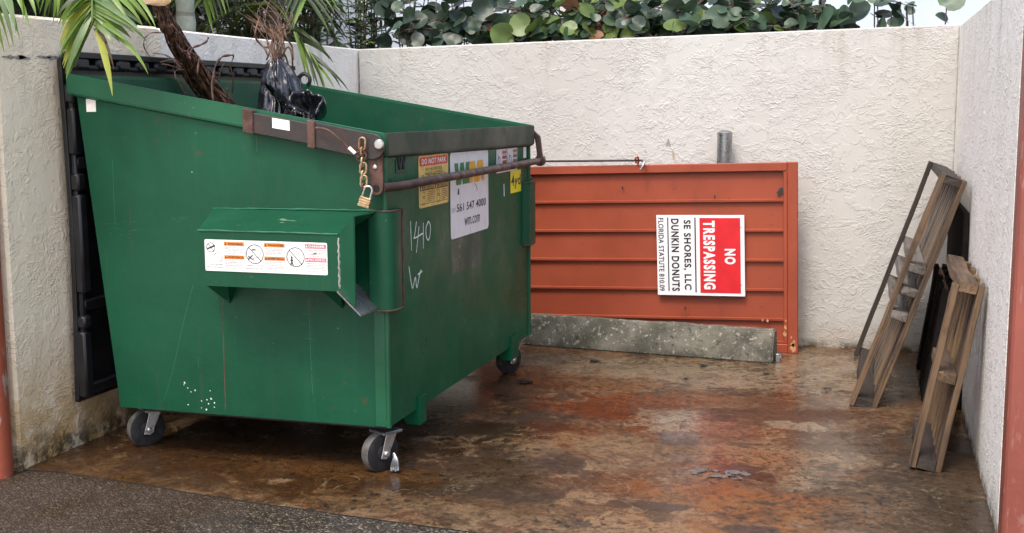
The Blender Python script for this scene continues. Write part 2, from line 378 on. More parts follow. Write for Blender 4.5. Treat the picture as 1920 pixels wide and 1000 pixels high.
def leaf_mat(nm, a, b, rough=.4, vein=None, sp=.5, trans=.25):
    t = NT(nm); n = t.noise(7, 4, .6); c = t.mix(t.ramp(n, .3, .7), a, b)
    c = t.mix(t.ramp(t.noise(70, 3, .6), .6, .75, 0, .4), c, tuple(x*.55 for x in a))
    mt = t.fin(c, rough, None, spec=sp)
    try: t.b.inputs['Transmission Weight'].default_value = 0
    except Exception: pass
    if trans:
        tr = t.n('BsdfTranslucent'); t.lk(c, tr.inputs[0]); mx = t.n('MixShader'); mx.inputs[0].default_value = trans
        t.lk(t.b.outputs[0], mx.inputs[1]); t.lk(tr.outputs[0], mx.inputs[2]); t.lk(mx.outputs[0], t.t.nodes['Material Output'].inputs[0])
    return mt
M['palm'] = leaf_mat('palm_leaf', (.10, .19, .022), (.17, .27, .045), .38)
M['palm_y'] = leaf_mat('palm_leaf_yellow', (.24, .29, .035), (.32, .34, .06), .42)
M['palm_b'] = leaf_mat('palm_leaf_blue', (.10, .17, .06), (.16, .24, .10), .34)
M['palm_dk'] = leaf_mat('palm_leaf_dark', (.022, .042, .010), (.045, .075, .018), .45)
M['dead'] = leaf_mat('dead_leaf', (.15, .105, .06), (.075, .05, .03), .7)
M['tan'] = simple('palm_sheath', (.42, .29, .16), .6, .2, 12)
M['stalk'] = (lambda t: t.fin(t.mix(t.ramp(t.noise(30, 5, .6, .2), .35, .65), (.045, .018, .011), (.115, .050, .028)), .6))(NT('dead_stalk'))
M['fibre'] = (lambda t: t.fin(t.mix(t.ramp(t.noise(55, 4, .6, .2, stretch=(1, 1, .4)), .42, .6), (.035, .014, .009), (.20, .098, .052)), .65))(NT('dead_stalk_fibre'))
M['strand'] = simple('dry_strand', (.125, .068, .042), .65, .4, 14)
M['trunk'] = simple('palm_trunk', (.20, .22, .17), .7, .25, 12, bump=.3)
M['trunk_ringed'] = (lambda t: t.fin(t.mix(t.math('MULTIPLY', t.ramp(t.math('SINE', t.math('MULTIPLY_ADD', t.sep()[2], 62.0, t.math('MULTIPLY', t.noise(6, 3), 3.0))), .55, .9), .6), t.mix(t.ramp(t.noise(9, 5, .6), .42, .6), (.20, .23, .19), (.30, .33, .28)), (.10, .085, .06)), .75, t.bump(t.noise(30, 4), .3, .005)))(NT('palm_trunk_ringed'))
M['stem'] = simple('shrub_stem', (.085, .06, .042), .7, .3, 20)
M['grape'] = leaf_mat('sea_grape_leaf', (.034, .070, .038), (.068, .118, .064), .42, trans=.12)
M['grape_y'] = leaf_mat('sea_grape_leaf_yellow', (.085, .14, .03), (.13, .19, .045), .42, trans=.2)
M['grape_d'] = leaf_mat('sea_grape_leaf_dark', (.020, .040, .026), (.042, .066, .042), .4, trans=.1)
M['grape_r'] = leaf_mat('sea_grape_leaf_red', (.26, .11, .05), (.33, .17, .10), .45, trans=.2)
M['olean'] = leaf_mat('oleander_leaf', (.028, .058, .020), (.060, .105, .035), .42, trans=.15)
M['olean_y'] = leaf_mat('oleander_leaf_young', (.14, .23, .04), (.19, .28, .06), .42, trans=.2)
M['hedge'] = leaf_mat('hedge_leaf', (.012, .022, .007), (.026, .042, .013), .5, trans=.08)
M['bld'] = simple('building_paint', (.56, .63, .71), .7, .04, 1.3, bump=.15, bscale=30)
M['bld_trim'] = simple('building_trim', (.60, .60, .58), .7, .06, 3)
M['bld_dark'] = simple('building_joint', (.18, .20, .22), .8, .06, 3)
M['bounce'] = simple('driveway_concrete_added', (.52, .47, .39), .85, .12, 2.5, bump=.2)  # pale colour of the added ground that bounces light onto the walls
M['chip'] = simple('exposed_plaster', (.30, .275, .23), .9, .35, 40)
M['stain'] = simple('brown_run', (.42, .35, .25), .9, .2, 30)
M['soil'] = simple('soil', (.07, .05, .035), .95, .4, 9, bump=.6, bscale=30)
M['litter'] = simple('dead_scrap', (.028, .020, .016), .7, .4, 40)
M['paper'] = simple('wet_paper', (.10, .082, .076), .4, .25, 30)

# ------------------------------------------------------------------ ground
YB, XL, XR = 7.6, -3.358, .455
bm = NB(); r = bmesh.ops.create_grid(bm, x_segments=1, y_segments=1, size=80)
tag(obj('asphalt', bm, M['asphalt']), kind='structure')
bm = NB()
ea = [gp(40, 882), gp(110, 886), gp(250, 906), gp(370, 928), gp(500, 946), gp(700, 975), gp(900, 1001), gp(1100, 1025)]
poly = [(XL-.1, 4.06)] + [(p.x, p.y + rnd.uniform(-.006, .006)) for p in ea[1:]] + [(XR+.3, 3.75), (XR+.3, YB+.1), (XL-.1, YB+.1)]
prism(bm, poly, 'z', -.05, .004)
for f in bm.faces: f.material_index = 0 if abs(f.calc_center_median().z-.004) < .001 else 1
slab = tag(obj('concrete_slab', bm, [M['floor'], M['hole']]), kind='structure')
bm = NB(); prism(bm, [(-14, 2.6), (14, 2.6), (14, -20), (-14, -20)], 'z', -.02, .006)  # unseen pale ground added behind the camera to bounce light onto the walls
tag(obj('driveway', bm, M['bounce']), kind='structure')  # added unseen bounce ground
bm = NB(); prism(bm, [(XL-.3, YB+.2), (6, YB+.2), (6, 11), (-12, 11), (-12, 4), (XL-.2, 4)], 'z', -.02, .006)
tag(obj('planting_bed', bm, M['soil']), kind='structure')

# ------------------------------------------------------------------ walls
def wall(name, poly, axis, a, b, mat, label):
    bm = NB(); prism(bm, poly, axis, a, b, bev=.008)
    return tag(obj(name, bm, mat), label, 'wall')
wall('stucco_wall', [(XL, -.02), (XR, -.02), (XR, 1.962), (XL, 1.883)], 'y', YB, YB+.2, M['stucco_back'], 'white stucco wall across the back, behind the leaning red gate')
wall('stucco_wall', [(4.345, -.02), (YB+.2, -.02), (YB+.2, 1.955), (4.345, 1.94)], 'x', XR, XR+.2, M['stucco_right'], 'white stucco wall on the right that the wooden pallets lean on')
lw = empty('stucco_wall', (XL-.1, 6, 0), 'cream stucco wall on the left behind the green dumpster, stained near its foot', 'wall')
bm = NB(); prism(bm, [(4.06, -.02), (5.24, -.02), (5.24, 1.872), (5.21, 1.888), (4.06, 1.876)], 'x', XL-.2, XL, bev=.012)
obj('near_section', bm, M['stucco_left'], lw)
bm = NB(); prism(bm, [(5.24, -.02), (YB+.2, -.02), (YB+.2, 1.886), (5.24, 1.884)], 'x', XL-.2, XL-.012, bev=.008)
obj('far_section', bm, M['stucco_left_far'], lw)

# small damage in the plaster: a chip over the gate, a cracked cold joint on the left wall
bw = bpy.data.objects['stucco_wall']
bm = NB(); c = at(1253, 268, YB-.0015); bm.faces.new([bm.verts.new(c+Vector((x, 0, z))) for x, z in ((-.016, -.024), (.004, -.018), (.017, -.025), (.010, .002), (.002, .026), (-.004, .024))])
obj('plaster_chip', bm, M['chip'], bw)
bm = NB(); c = at(1262, 292, YB-.0015); bm.faces.new([bm.verts.new(c+Vector((x, 0, z))) for x, z in ((-.006, .03), (.004, .028), (.012, -.01), (.010, -.035), (-.002, -.02))]); obj('run_stain', bm, M['stain'], bw)
for k in range(5):
    px = (18, 34, 44, 84, 100)[k]; d_ = ray(px, 108+rnd.uniform(-2, 2)); p = Vector((0, 0, CH)) + d_*((XL+.0015)/d_.x); n = 9
    bm = NB(); bm.faces.new([bm.verts.new(p+Vector((0, math.cos(2*math.pi*i/n)*.05*rnd.uniform(.5, 1.2), math.sin(2*math.pi*i/n)*.010*rnd.uniform(.4, 1.4)))) for i in range(n)]); obj('joint_stain', bm, M['chip'], lw)

# posts
bm = NB(); tube(bm, [(-3.412, 3.985, 0), (-3.412, 3.985, 2.3)], .062, 28)
tag(obj('gate_pole', bm, M['post_l'], smooth=True, origin=(-3.412, 3.985, 0)), 'round orange red steel pole with chipped paint at the left wall end', 'pole')
bm = NB(); box(bm, .4555, .60, 4.215, 4.343, 0, 2.25, .008)
tag(obj('gate_post', bm, M['post_r'], origin=(.52, 4.27, 0)), 'square red painted steel post at the right wall end', 'post')
bol = empty('steel_pole', (-.884, 7.50, 0), 'galvanised steel pole standing between the red gate and the back wall', 'pole')
bm = NB(); tube(bm, [(-.884, 7.50, 0), (-.884, 7.50, 1.325)], .0455, 28)
obj('shaft', bm, M['galv'], bol, True)
bm = NB(); lathe(bm, [(.048, 1.318), (.048, 1.33), (.040, 1.338), (.012, 1.346)], 28, Matrix.Translation((-.884, 7.50, 0))); obj('cap', bm, M['galv'], bol, True)

# ------------------------------------------------------------------ lettering and decals
TXT = {}
def text_mesh(s, bold=0.0):
    k = (s, bold)
    if k not in TXT:
        cu = bpy.data.curves.new('t', 'FONT'); cu.body = s; cu.size = 1; cu.offset = bold; cu.space_character = 1+bold*5; cu.resolution_u = 3
        to = bpy.data.objects.new('t', cu); COL.objects.link(to); bpy.context.view_layer.update()
        me = bpy.data.meshes.new_from_object(to.evaluated_get(bpy.context.evaluated_depsgraph_get()))
        bpy.data.objects.remove(to); bpy.data.curves.remove(cu)
        vs = [v.co.copy() for v in me.vertices]; x0 = min(v.x for v in vs); x1 = max(v.x for v in vs); y0 = min(v.y for v in vs); y1 = max(v.y for v in vs)
        TXT[k] = ([((v.x-x0)/(x1-x0), (v.y-y0)/(y1-y0)) for v in vs], [tuple(p.vertices) for p in me.polygons]); bpy.data.meshes.remove(me)
    return TXT[k]
class Decal:
    """flat print on a face: O lower left corner, U reading direction, V up, in metres; layers sit a fraction of a millimetre apart"""
    def __init__(s, O, U, V, W, H):
        s.O, s.U, s.V = Vector(O), Vector(U).normalized(), Vector(V).normalized(); s.N = s.U.cross(s.V); s.W, s.H = W, H; s.p = {}
    def P(s, u, v, l): return s.O + s.U*(u*s.W) + s.V*(v*s.H) + s.N*(.0012*l)
    g = 0
    def bm(s, part, mat):
        # every heading, drawing and block of small print is a piece of its own
        if part in ('pictogram',): part = '%s#%d' % (part, s.g)
        return s.p.setdefault((part, mat), NB())
    def new(s, part): s.g += 1; return '%s#%d' % (part, s.g)
    def poly(s, part, mat, pts, l=1):
        b = s.bm(part, mat); b.faces.new([b.verts.new(s.P(u, v, l)) for u, v in pts])
    def rect(s, part, mat, u0, v0, u1, v1, l=1): s.poly(part, mat, [(u0, v0), (u1, v0), (u1, v1), (u0, v1)], l)
    def rrect(s, part, mat, u0, v0, u1, v1, r=.02, l=1):
        pts = []
        ru, rv = r/s.W, r/s.H
        for cx, cy, a0 in ((u1-ru, v0+rv, -90), (u1-ru, v1-rv, 0), (u0+ru, v1-rv, 90), (u0+ru, v0+rv, 180)):
            for k in range(5): a = R(a0+k*22.5); pts.append((cx+ru*math.cos(a), cy+rv*math.sin(a)))
        s.poly(part, mat, pts, l)
    def text(s, part, mat, t, u0, v0, u1, v1, l=2, bold=0.0):
        vs, fs = text_mesh(t, bold); b = s.bm(s.new(part), mat)
        vv = [b.verts.new(s.P(u0+(u1-u0)*x, v0+(v1-v0)*y, l)) for x, y in vs]
        for f in fs:
            try: b.faces.new([vv[i] for i in f])
            except ValueError: pass
    def ring(s, part, mat, u, v, r, w, l=2, seg=28):
        b = s.bm(part, mat); A = []
        for k in range(seg):
            a = 2*math.pi*k/seg
            A.append([b.verts.new(s.P(u+rr*math.cos(a)/s.W, v+rr*math.sin(a)/s.H, l)) for rr in (r-w, r)])
        for k in range(seg): b.faces.new((A[k][0], A[k][1], A[(k+1) % seg][1], A[(k+1) % seg][0]))
    def line(s, part, mat, pts, w, l=2):
        b = s.bm(part, mat)
        for (u0, v0), (u1, v1) in zip(pts, pts[1:]):
            a, c = s.P(u0, v0, l), s.P(u1, v1, l); d = (c-a); n = s.N.cross(d).normalized()*w/2
            b.faces.new([b.verts.new(x) for x in (a-n, c-n, c+n, a+n)])
    def lines(s, part, mat, u0, v0, u1, v1, n, l=2, fill=.4):
        part = s.new(part)
        for i in range(n):
            v = v1-(v1-v0)*(i+.5)/n; h = (v1-v0)/n*fill/2; u = u0
            while u < u1-.004:
                w = rnd.uniform(.05, .2)*(u1-u0); e = min(u+w, u1)
                if i == n-1 and u > u0+(u1-u0)*.6: break
                s.rect(part, mat, u, v-h, e, v+h, l); u = e + .025*(u1-u0)
    def build(s, base, parent, root_is_base=True):
        """the 'plate' entry becomes the part, all others its sub-parts"""
        host = None
        keys = list(s.p)
        for k in keys:
            if k[0] == 'plate': host = obj(base, s._f(s.p[k]), M[k[1]], parent)
        for k in keys:
            if k[0] != 'plate': obj(k[0].split('#')[0], s._f(s.p[k]), M[k[1]], host or parent)
        return host
    def _f(s, b): b.keep = True if False else None; return b
Decal._f = lambda s, b: b

# ------------------------------------------------------------------ the dumpster
DX, DY0, DY1, DZ0 = -1.845, 4.40, 6.47, .21
dump = empty('dumpster', (-2.5, 5.43, 0), 'big green steel dumpster on four casters with its black lids thrown back', 'dumpster')
def topz(x): return 1.395 + (DX-x)*(1.64-1.395)/(DX+3.26)
bm = NB()
oo = [(DX, DZ0), (DX, topz(DX)-.01), (-3.25, 1.625), (-3.10, DZ0)]
def ring4(y, ins):
    cx, cz = -2.5, .9
    return [bm.verts.new((x + (ins if x < cx else -ins), y, z + (ins if z < .5 else 0))) for x, z in oo]
A = ring4(DY0, 0); B = ring4(DY1, 0); a = ring4(DY0+.006, .006); b = ring4(DY1-.006, .006)
body_f = []
bm.faces.new(A); bm.faces.new(B[::-1]); bm.faces.new(a[::-1]); bm.faces.new(b)
f_front = bm.faces.new((A[0], B[0], B[1], A[1])); bm.faces.new((A[2], B[2], B[3], A[3])); bm.faces.new((A[3], B[3], B[0], A[0]))
bm.faces.new((a[1], b[1], b[0], a[0])); bm.faces.new((a[3], b[3], b[2], a[2])); bm.faces.new((a[0], b[0], b[3], a[3]))
bm.faces.new((A[1], B[1], b[1], a[1])); bm.faces.new((B[2], A[2], a[2], b[2])); bm.faces.new((A[2], A[1], a[1], a[2])); bm.faces.new((B[1], B[2], b[2], b[1]))
for f in bm.faces: f.material_index = 0
f_front.material_index = 1
for f in bm.faces:
    c = f.calc_center_median()
    if len(f.verts) == 4 and all(v in a+b for v in f.verts): f.material_index = 2
body = obj('body', bm, [M['green'], M['green_front'], M['green_in']], dump)
# folded corner seam where end and front sheets meet, and the weld bead
bm = NB(); tube(bm, [(DX+.001, DY0+.001, DZ0), (DX+.001, DY0+.001, 1.31)], .011, 10)
box(bm, DX-.055, DX-.008, DY0-.004, DY0+.003, DZ0+.003, .69, .001)
obj('corner_seam', bm, M['green_rim'], body, True)
bm = NB(); tube(bm, [(DX+.001, DY1-.001, DZ0), (DX+.001, DY1-.001, 1.31)], .011, 10); obj('corner_seam', bm, M['green_rim'], body, True)
# rim
def rim_piece(p0, p1, out, h0, h1, w):
    tb = NB(); p0, p1, out = Vector(p0), Vector(p1), Vector(out); z = Vector((0, 0, 1))
    def ringv(p, h): return [tb.verts.new(q) for q in (p, p+out*w, p+out*w-z*h*.86, p-z*h, )]
    r0, r1 = ringv(p0, h0), ringv(p1, h1)
    tb.faces.new(r0); tb.faces.new(r1[::-1])
    for i in range(4): tb.faces.new((r0[i], r1[i], r1[(i+1) % 4], r0[(i+1) % 4]))
    bmesh.ops.recalc_face_normals(tb, faces=tb.faces)
    bmesh.ops.bevel(tb, geom=tb.edges[:], offset=.004, segments=2, affect='EDGES')
    return tb
for nm, args, mt in (('rim', ((DX+.022, DY0+.002, 1.393), (-3.265, DY0+.002, 1.642), (0, -1, 0), .092, .095, .026), 'green_rim'),
                     ('rim', ((DX+.022, DY1-.002, 1.393), (-3.265, DY1-.002, 1.642), (0, 1, 0), .092, .095, .026), 'green_rim'),
                     ('rim', ((DX-.002, DY0-.022, 1.396), (DX-.002, DY1+.022, 1.391), (1, 0, 0), .10, .12, .032), 'green_olive'),
                     ('rim', ((-3.247, DY0-.022, 1.640), (-3.247, DY1+.022, 1.640), (-1, 0, 0), .09, .09, .03), 'green_rim')):
    bm = NB(); merge(bm, rim_piece(*args)); obj(nm, bm, M[mt], dump, True)
# fork pockets (near end and far end mirrored)
def pocket(s, Y):
    q = lambda y: Y + s*(y-4.4)
    bm = NB()
    def face(*pts):
        bm.faces.new([bm.verts.new((x, q(y), z)) for x, y, z in pts])
    t = NB()
    yo, xl, xr, zb, zt = 4.22, -2.575, -1.965, .79, 1.012
    xm, ym, mb, mt_ = -1.885, 4.185, .735, 1.09
    face((xl, yo, zb), (xr, yo, zb), (xr, yo, zt), (xl, yo, zt))                        # outer plate
    face((xl, yo, zt), (xr, yo, zt), (-1.96, 4.399, 1.085), (-2.61, 4.399, 1.085))      # sloped top
    face((xl, yo, zb), (xl, yo, zt), (-2.61, 4.399, 1.085), (-2.61, 4.399, zb))         # closed end
    face((xl, yo, zb), (-2.61, 4.399, zb), (xr, 4.399, zb), (xr, yo, zb))               # bottom
    face((xr, yo, zb), (xm, ym, mb), (xm, ym, mt_), (xr, yo, zt))                       # flared mouth
    face((xr, yo, zt), (xm, ym, mt_), (-1.868, 4.399, 1.092), (-1.96, 4.399, 1.085))
    bmesh.ops.remove_doubles(bm, verts=bm.verts, dist=.0005)
    r = bmesh.ops.solidify(bm, geom=bm.faces[:], thickness=.006)
    po = obj('fork_pocket', bm, M['green'], dump)
    bm = NB(); prism(bm, [(-1.965, .79), (-1.868, .70), (-1.868, .707), (-1.965, .797)], 'y', min(q(4.39), q(4.195)), max(q(4.39), q(4.195)))
    obj('mouth_plate', bm, M['galv'], po)
    for x0, x1 in ((-2.615, -2.50), (-2.095, -2.00)):
        bm = NB(); xm_ = (x0+x1)/2 + .01
        vs = [bm.verts.new((x, q(y), z)) for x, y, z in ((x0, 4.30, .79), (x1, 4.30, .79), (x1, 4.399, .79), (x0, 4.399, .79), (xm_, 4.399, .69))]
        for f in ((0, 1, 4), (1, 2, 4), (2, 3, 4), (3, 0, 4), (3, 2, 1, 0)): bm.faces.new([vs[i] for i in f])
        obj('gusset', bm, M['green'], po)
    bm = NB(); b_pts = [(-1.963+.002*math.sin(i*2.1), q(4.219), .80+i*.0105) for i in range(20)]
    tube(bm, b_pts, [.0035+.0025*abs(math.sin(i*1.7)) for i in range(20)], 6); obj('weld_bead', bm, M['steel'], po, True)
    bm = NB()
    for (p0, p1) in (((-2.61, 4.398, 1.086), (-1.88, 4.398, 1.092)), ((-2.577, 4.219, 1.013), (-1.966, 4.219, 1.013))):
        n = 26; tube(bm, [(p0[0]+(p1[0]-p0[0])*i/n, q(p0[1]), p0[2]+(p1[2]-p0[2])*i/n+rnd.uniform(-.001, .001)) for i in range(n+1)], [rnd.uniform(.002, .0045) for i in range(n+1)], 6)
    obj('edge_bead', bm, M['green_pale'], po, True)
    return po
pk = pocket(1, DY0); pk2 = pocket(-1, DY1)
# corner guards on the front face
for y0, y1, z0, z1 in ((4.362, 4.515, .693, 1.092), (6.34, 6.50, .735, 1.082)):
    bm = NB(); xi, xo = -1.90 if y0 < 5 else -1.846, -1.806; pts = []
    cy, ry = (y0+y1)/2, (y1-y0)/2
    for k in range(13):
        a = math.pi*k/12; e = .55
        pts.append((xi+.0 + (xo-xi)*abs(math.sin(a))**e, cy-ry*math.copysign(abs(math.cos(a))**e, math.cos(a))))
    prism(bm, pts, 'z', z0, z1); g = obj('corner_guard', bm, M['green'], dump, True)
    bm = NB()
    for zz in (z0+.001, z1-.001): tube(bm, [(p[0]+.001, p[1], zz) for p in pts], .0035, 6)
    tube(bm, [(xo-.012, y1-.004, z0), (xo-.012, y1-.004, z1)], .006, 6); obj('edge_bead', bm, M['rust'], g, True)
# skid brackets under the front edge
for y0, y1 in ((4.717, 4.80), (6.09, 6.23)):
    bm = NB(); prism(bm, [(DX-.10, .20), (DX+.012, .265), (DX+.012, .137), (DX-.05, .137)], 'y', y0, y1, .003); obj('skid_bracket', bm, M['green_front'], dump)
# undercarriage rails
for y in (4.52, 6.33):
    bm = NB(); box(bm, -3.04, DX-.04, y-.05, y+.06, .180, DZ0-.001, .004); obj('caster_rail', bm, M['bar_steel'], dump)
# casters
def caster(x, y, rz):
    base = Vector((x, y, 0)); m = Matrix.Translation(base) @ Matrix.Rotation(rz, 4, 'Z')
    root = bpy.data.objects.new('caster', None); COL.objects.link(root); root.parent = dump; root.location = base - wl(dump); root.empty_display_size = .05
    r = .083
    bm = NB(); prof = [(.030, -.026), (.066, -.027), (r-.004, -.022), (r, -.012), (r, .012), (r-.004, .022), (.066, .027), (.030, .026)]
    mw = m @ Matrix.Translation((0, -.028, r)) @ Matrix.Rotation(R(90), 4, 'Y')
    lathe(bm, prof[:1]+prof[1:], 40, mw)
    for f in bm.faces:
        c = (mw.inverted() @ f.calc_center_median()); f.material_index = 1 if math.hypot(c.x, c.y) > .0735 else 0
    whl = obj('wheel', bm, [M['rubber'], M['tread']], root, True)
    bm = NB(); lathe(bm, [(.03, -.031), (.033, -.029), (.033, .029), (.03, .031)], 20, mw); obj('hub', bm, M['rubber'], whl, True)
    for sx in (-1, 1):
        bm = NB(); prism(bm, [(-.052, r-.018), (-.028, r-.024), (-.008, r-.014), (-.004, r+.01), (.034, .170), (-.022, .170)], 'x', sx*.040-.0025, sx*.040+.0025, .001, m)
        lathe(bm, [(.012, -.0095), (.012, .0045), (.007, .0095)], 12, m @ Matrix.Translation((sx*.044, -.028, r)) @ Matrix.Rotation(R(90)*sx, 4, 'Y'))
        obj('fork', bm, M['steel'], root)
    bm = NB(); box(bm, -.05, .05, -.045, .055, .162, .1735, .002, m); lathe(bm, [(.034, .150), (.038, .154), (.038, .1625)], 20, m); obj('swivel_plate', bm, M['galv'], root)
    return root
caster(-1.905, 4.50, R(-30)); caster(-3.055, 4.56, R(-36)); caster(-1.925, 6.40, R(-28)); caster(-3.0, 6.36, R(10))
# brake pad hanging on the front caster
bm = NB()
for k in range(4): tube(bm, catmull([(-1.853, 4.465, .085), (-1.848+.004*k, 4.455, .062), (-1.857+.009*k, 4.452, .034), (-1.857+.0095*k, 4.447, .014+.004*(k % 2))], 4), [.005]*4+[.0065]*4+[.005]*5, 7)
obj('brake_tab', bm, M['galv'], dump, True)

# lock bar along the front
bar = bpy.data.objects.new('lock_bar', None); COL.objects.link(bar); bar.parent = dump; bar.location = Vector((-1.80, 4.37, 1.2)) - wl(dump)
def slope_box(x0, x1, dz0, dz1, y0, y1, bev=.003):
    b = NB(); pts = [(x0, topz(x0)+dz0), (x1, topz(x1)+dz0), (x1, topz(x1)+dz1), (x0, topz(x0)+dz1)]
    return prism(b, pts, 'y', y0, y1, bev)
obj('arm', slope_box(-2.40, -2.125, -.012, -.094, 4.352, 4.373), M['bar_steel'], bar)
obj('arm_collar', slope_box(-2.432, -2.385, -.002, -.098, 4.345, 4.374), M['rust'], bar)
# wider second half of the arm with a rounded nose
b2 = NB(); x0, x1 = -2.125, -1.875; pts = [(x0, topz(x0)-.002), (x0, topz(x0)-.10)]
pts = [(x0, topz(x0)-.10), (-1.87, topz(-1.87)-.105)] + [(-1.868+.049*math.sin(R(a)), topz(-1.868)-.054-.049*math.cos(R(a))) for a in range(15, 180, 15)] + [(-1.88, topz(-1.88)-.004), (x0, topz(x0)-.002)]
prism(b2, pts, 'y', 4.340, 4.352, .002); obj('arm_plate', b2, M['bar_steel'], bar)
obj('arm_collar', slope_box(-2.142, -2.108, .002, -.106, 4.330, 4.356), M['rust'], bar)
pin = at(711, 271, 4.338)
bm = NB(); lathe(bm, [(.020, 0), (.020, .006), (.016, .010), (.005, .011)], 24, Matrix.Translation(pin) @ Matrix.Rotation(R(90), 4, 'X')); obj('pivot_bolt', bm, M['steel'], bar, True)
# vertical strap with hole
sx, sz0, sz1 = -1.862, 1.185, 1.315
pts = [(sx-.030, sz1), (sx-.030, sz0)] + [(sx-.030*math.cos(R(a)), sz0-.030*math.sin(R(a))) for a in range(15, 180, 15)] + [(sx+.030, sz0), (sx+.030, sz1)]
b2 = NB(); prism(b2, pts, 'y', 4.354, 4.364, .0015); strap = obj('strap', b2, M['rust'], bar)
bm = NB(); lathe(bm, [(.0135, 0), (.0135, .003)], 20, Matrix.Translation((sx+.002, 4.3535, sz0-.002)) @ Matrix.Rotation(R(90), 4, 'X')); obj('bar_end_hole', bm, M['hole'], strap)
bm = NB(); lathe(bm, [(.009, 0), (.009, .004), (.006, .006)], 14, Matrix.Translation((sx-.002, 4.3535, 1.265)) @ Matrix.Rotation(R(90), 4, 'X')); obj('rivet', bm, M['steel'], strap, True)
bm = NB(); tube(bm, [(-1.835, 4.362, 1.185), (-1.795, 4.42, 1.187), (-1.790, 5.4, 1.191), (-1.790, 6.54, 1.195)], .0185, 16); obj('rod', bm, M['bar_rod'], bar, True)
bm = NB(); prism(bm, [(-1.835, 1.37), (-1.79, 1.33), (-1.772, 1.19), (-1.80, 1.175), (-1.815, 1.30)], 'y', 6.505, 6.53, .002); lathe(bm, [(.030, -.004), (.030, .03)], 18, Matrix.Translation((-1.79, 6.53, 1.195)) @ Matrix.Rotation(R(90), 4, 'X')); obj('far_arm', bm, M['bar_rod'], bar, True)
# cable with ferrule
cps = catmull([at(592, 240, 4.322), at(612, 243, 4.31), at(632, 257, 4.30), at(652, 277, 4.305), at(664, 288, 4.31), at(672, 296, 4.315)], 6)
bm = NB(); tube(bm, cps, .0045, 8); cb = obj('cable', bm, M['rust'], bar, True)
bm = NB(); tube(bm, [at(654, 277, 4.30), at(666, 288, 4.305)], .0075, 10); obj('ferrule', bm, M['white_tag'], cb, True)

# chain and padlock hang from the bar
ch = empty('chain', at(680, 310, 4.32), 'short rusty chain hanging from the lock bar at the dumpster corner', 'chain')
def link_bm(c, L, Wd, r, axis_w, tilt=0):
    b = NB(); pts = []; c = Vector(c); aw = Vector(axis_w).normalized(); up_ = Vector((math.sin(tilt), 0, math.cos(tilt)))
    h = (L-Wd)/2
    for k in range(20):
        a = 2*math.pi*k/20; x = math.cos(a)*Wd/2; z = math.sin(a)*Wd/2 + (h if math.sin(a) > 1e-6 else -h)
        pts.append(c + aw*x + up_*z)
    n = len(pts); rings = []
    for i in range(n):
        t = (pts[(i+1) % n]-pts[i-1]).normalized(); nn = aw.cross(up_).normalized(); bb = t.cross(nn)
        rings.append([b.verts.new(pts[i] + (nn*math.cos(2*math.pi*k/8)+bb*math.sin(2*math.pi*k/8))*r) for k in range(8)])
    for i in range(n):
        for k in range(8): b.faces.new((rings[i][k], rings[i][(k+1) % 8], rings[(i+1) % n][(k+1) % 8], rings[(i+1) % n][k]))
    return b
for (px, py, L, Wd, ax, mt) in ((679, 270, .048, .026, (1, 0, .0), 'zinc'), (679, 284, .030, .014, (.3, 1, 0), 'zinc'), (677, 293, .040, .040, (1, .2, 0), 'rust'), (680, 304, .034, .016, (.25, 1, 0), 'zinc'),
                                (681, 316, .044, .024, (1, .3, 0), 'zinc'), (681, 329, .034, .016, (.3, 1, 0), 'zinc'), (682, 340, .044, .024, (1, .25, 0), 'zinc'), (681, 352, .030, .015, (.3, 1, 0), 'rust')):
    obj('link', link_bm(at(px, py, 4.325), L, Wd, .0042, ax, R(3)), M[mt], ch, True)
pl_ = empty('padlock', at(683, 378, 4.325), 'brass padlock hanging open at the end of the rusty chain', 'padlock')
lm = Matrix.Translation(at(684, 379, 4.325)) @ Matrix.Rotation(R(18), 4, 'Y') @ Matrix.Rotation(R(10), 4, 'Z')
bm = NB()
for i in range(4): box(bm, -.0235+(.0015 if i % 2 else 0), .0235-(.0015 if i % 2 else 0), -.013, .013, -.02+i*.0101, -.02+i*.0101+.0098, .0016, lm)
obj('lock_body', bm, M['brass'], pl_)
bm = NB(); pts = [Vector((-.016, 0, .018)), Vector((-.016, 0, .045))]+[Vector((-.016*math.cos(R(a)), 0, .048+.016*math.sin(R(a)))) for a in range(20, 180, 20)]+[Vector((.016, 0, .045)), Vector((.016, 0, .019))]
tube(bm, [lm @ p for p in pts], .0042, 10); obj('shackle', bm, M['steel'], pl_, True)

# small white tags on the end and the arm
def tagplate(px0, py0, px1, py1, Y, name='blank_label', parent=dump, mat='white_tag', skew=0):
    a, b_ = at(px0, py0, Y), at(px1, py1, Y); b = NB()
    prism(b, [(a.x, a.z), (b_.x, a.z-skew), (b_.x, b_.z-skew), (a.x, b_.z)], 'y', Y, Y+.0015); return obj(name, b, M[mat], parent)
tagplate(161, 186, 180, 210, 4.3965); tagplate(510, 221, 543, 240, 4.3505, parent=bar, skew=.012); tagplate(694, 304, 703, 328, 4.397)

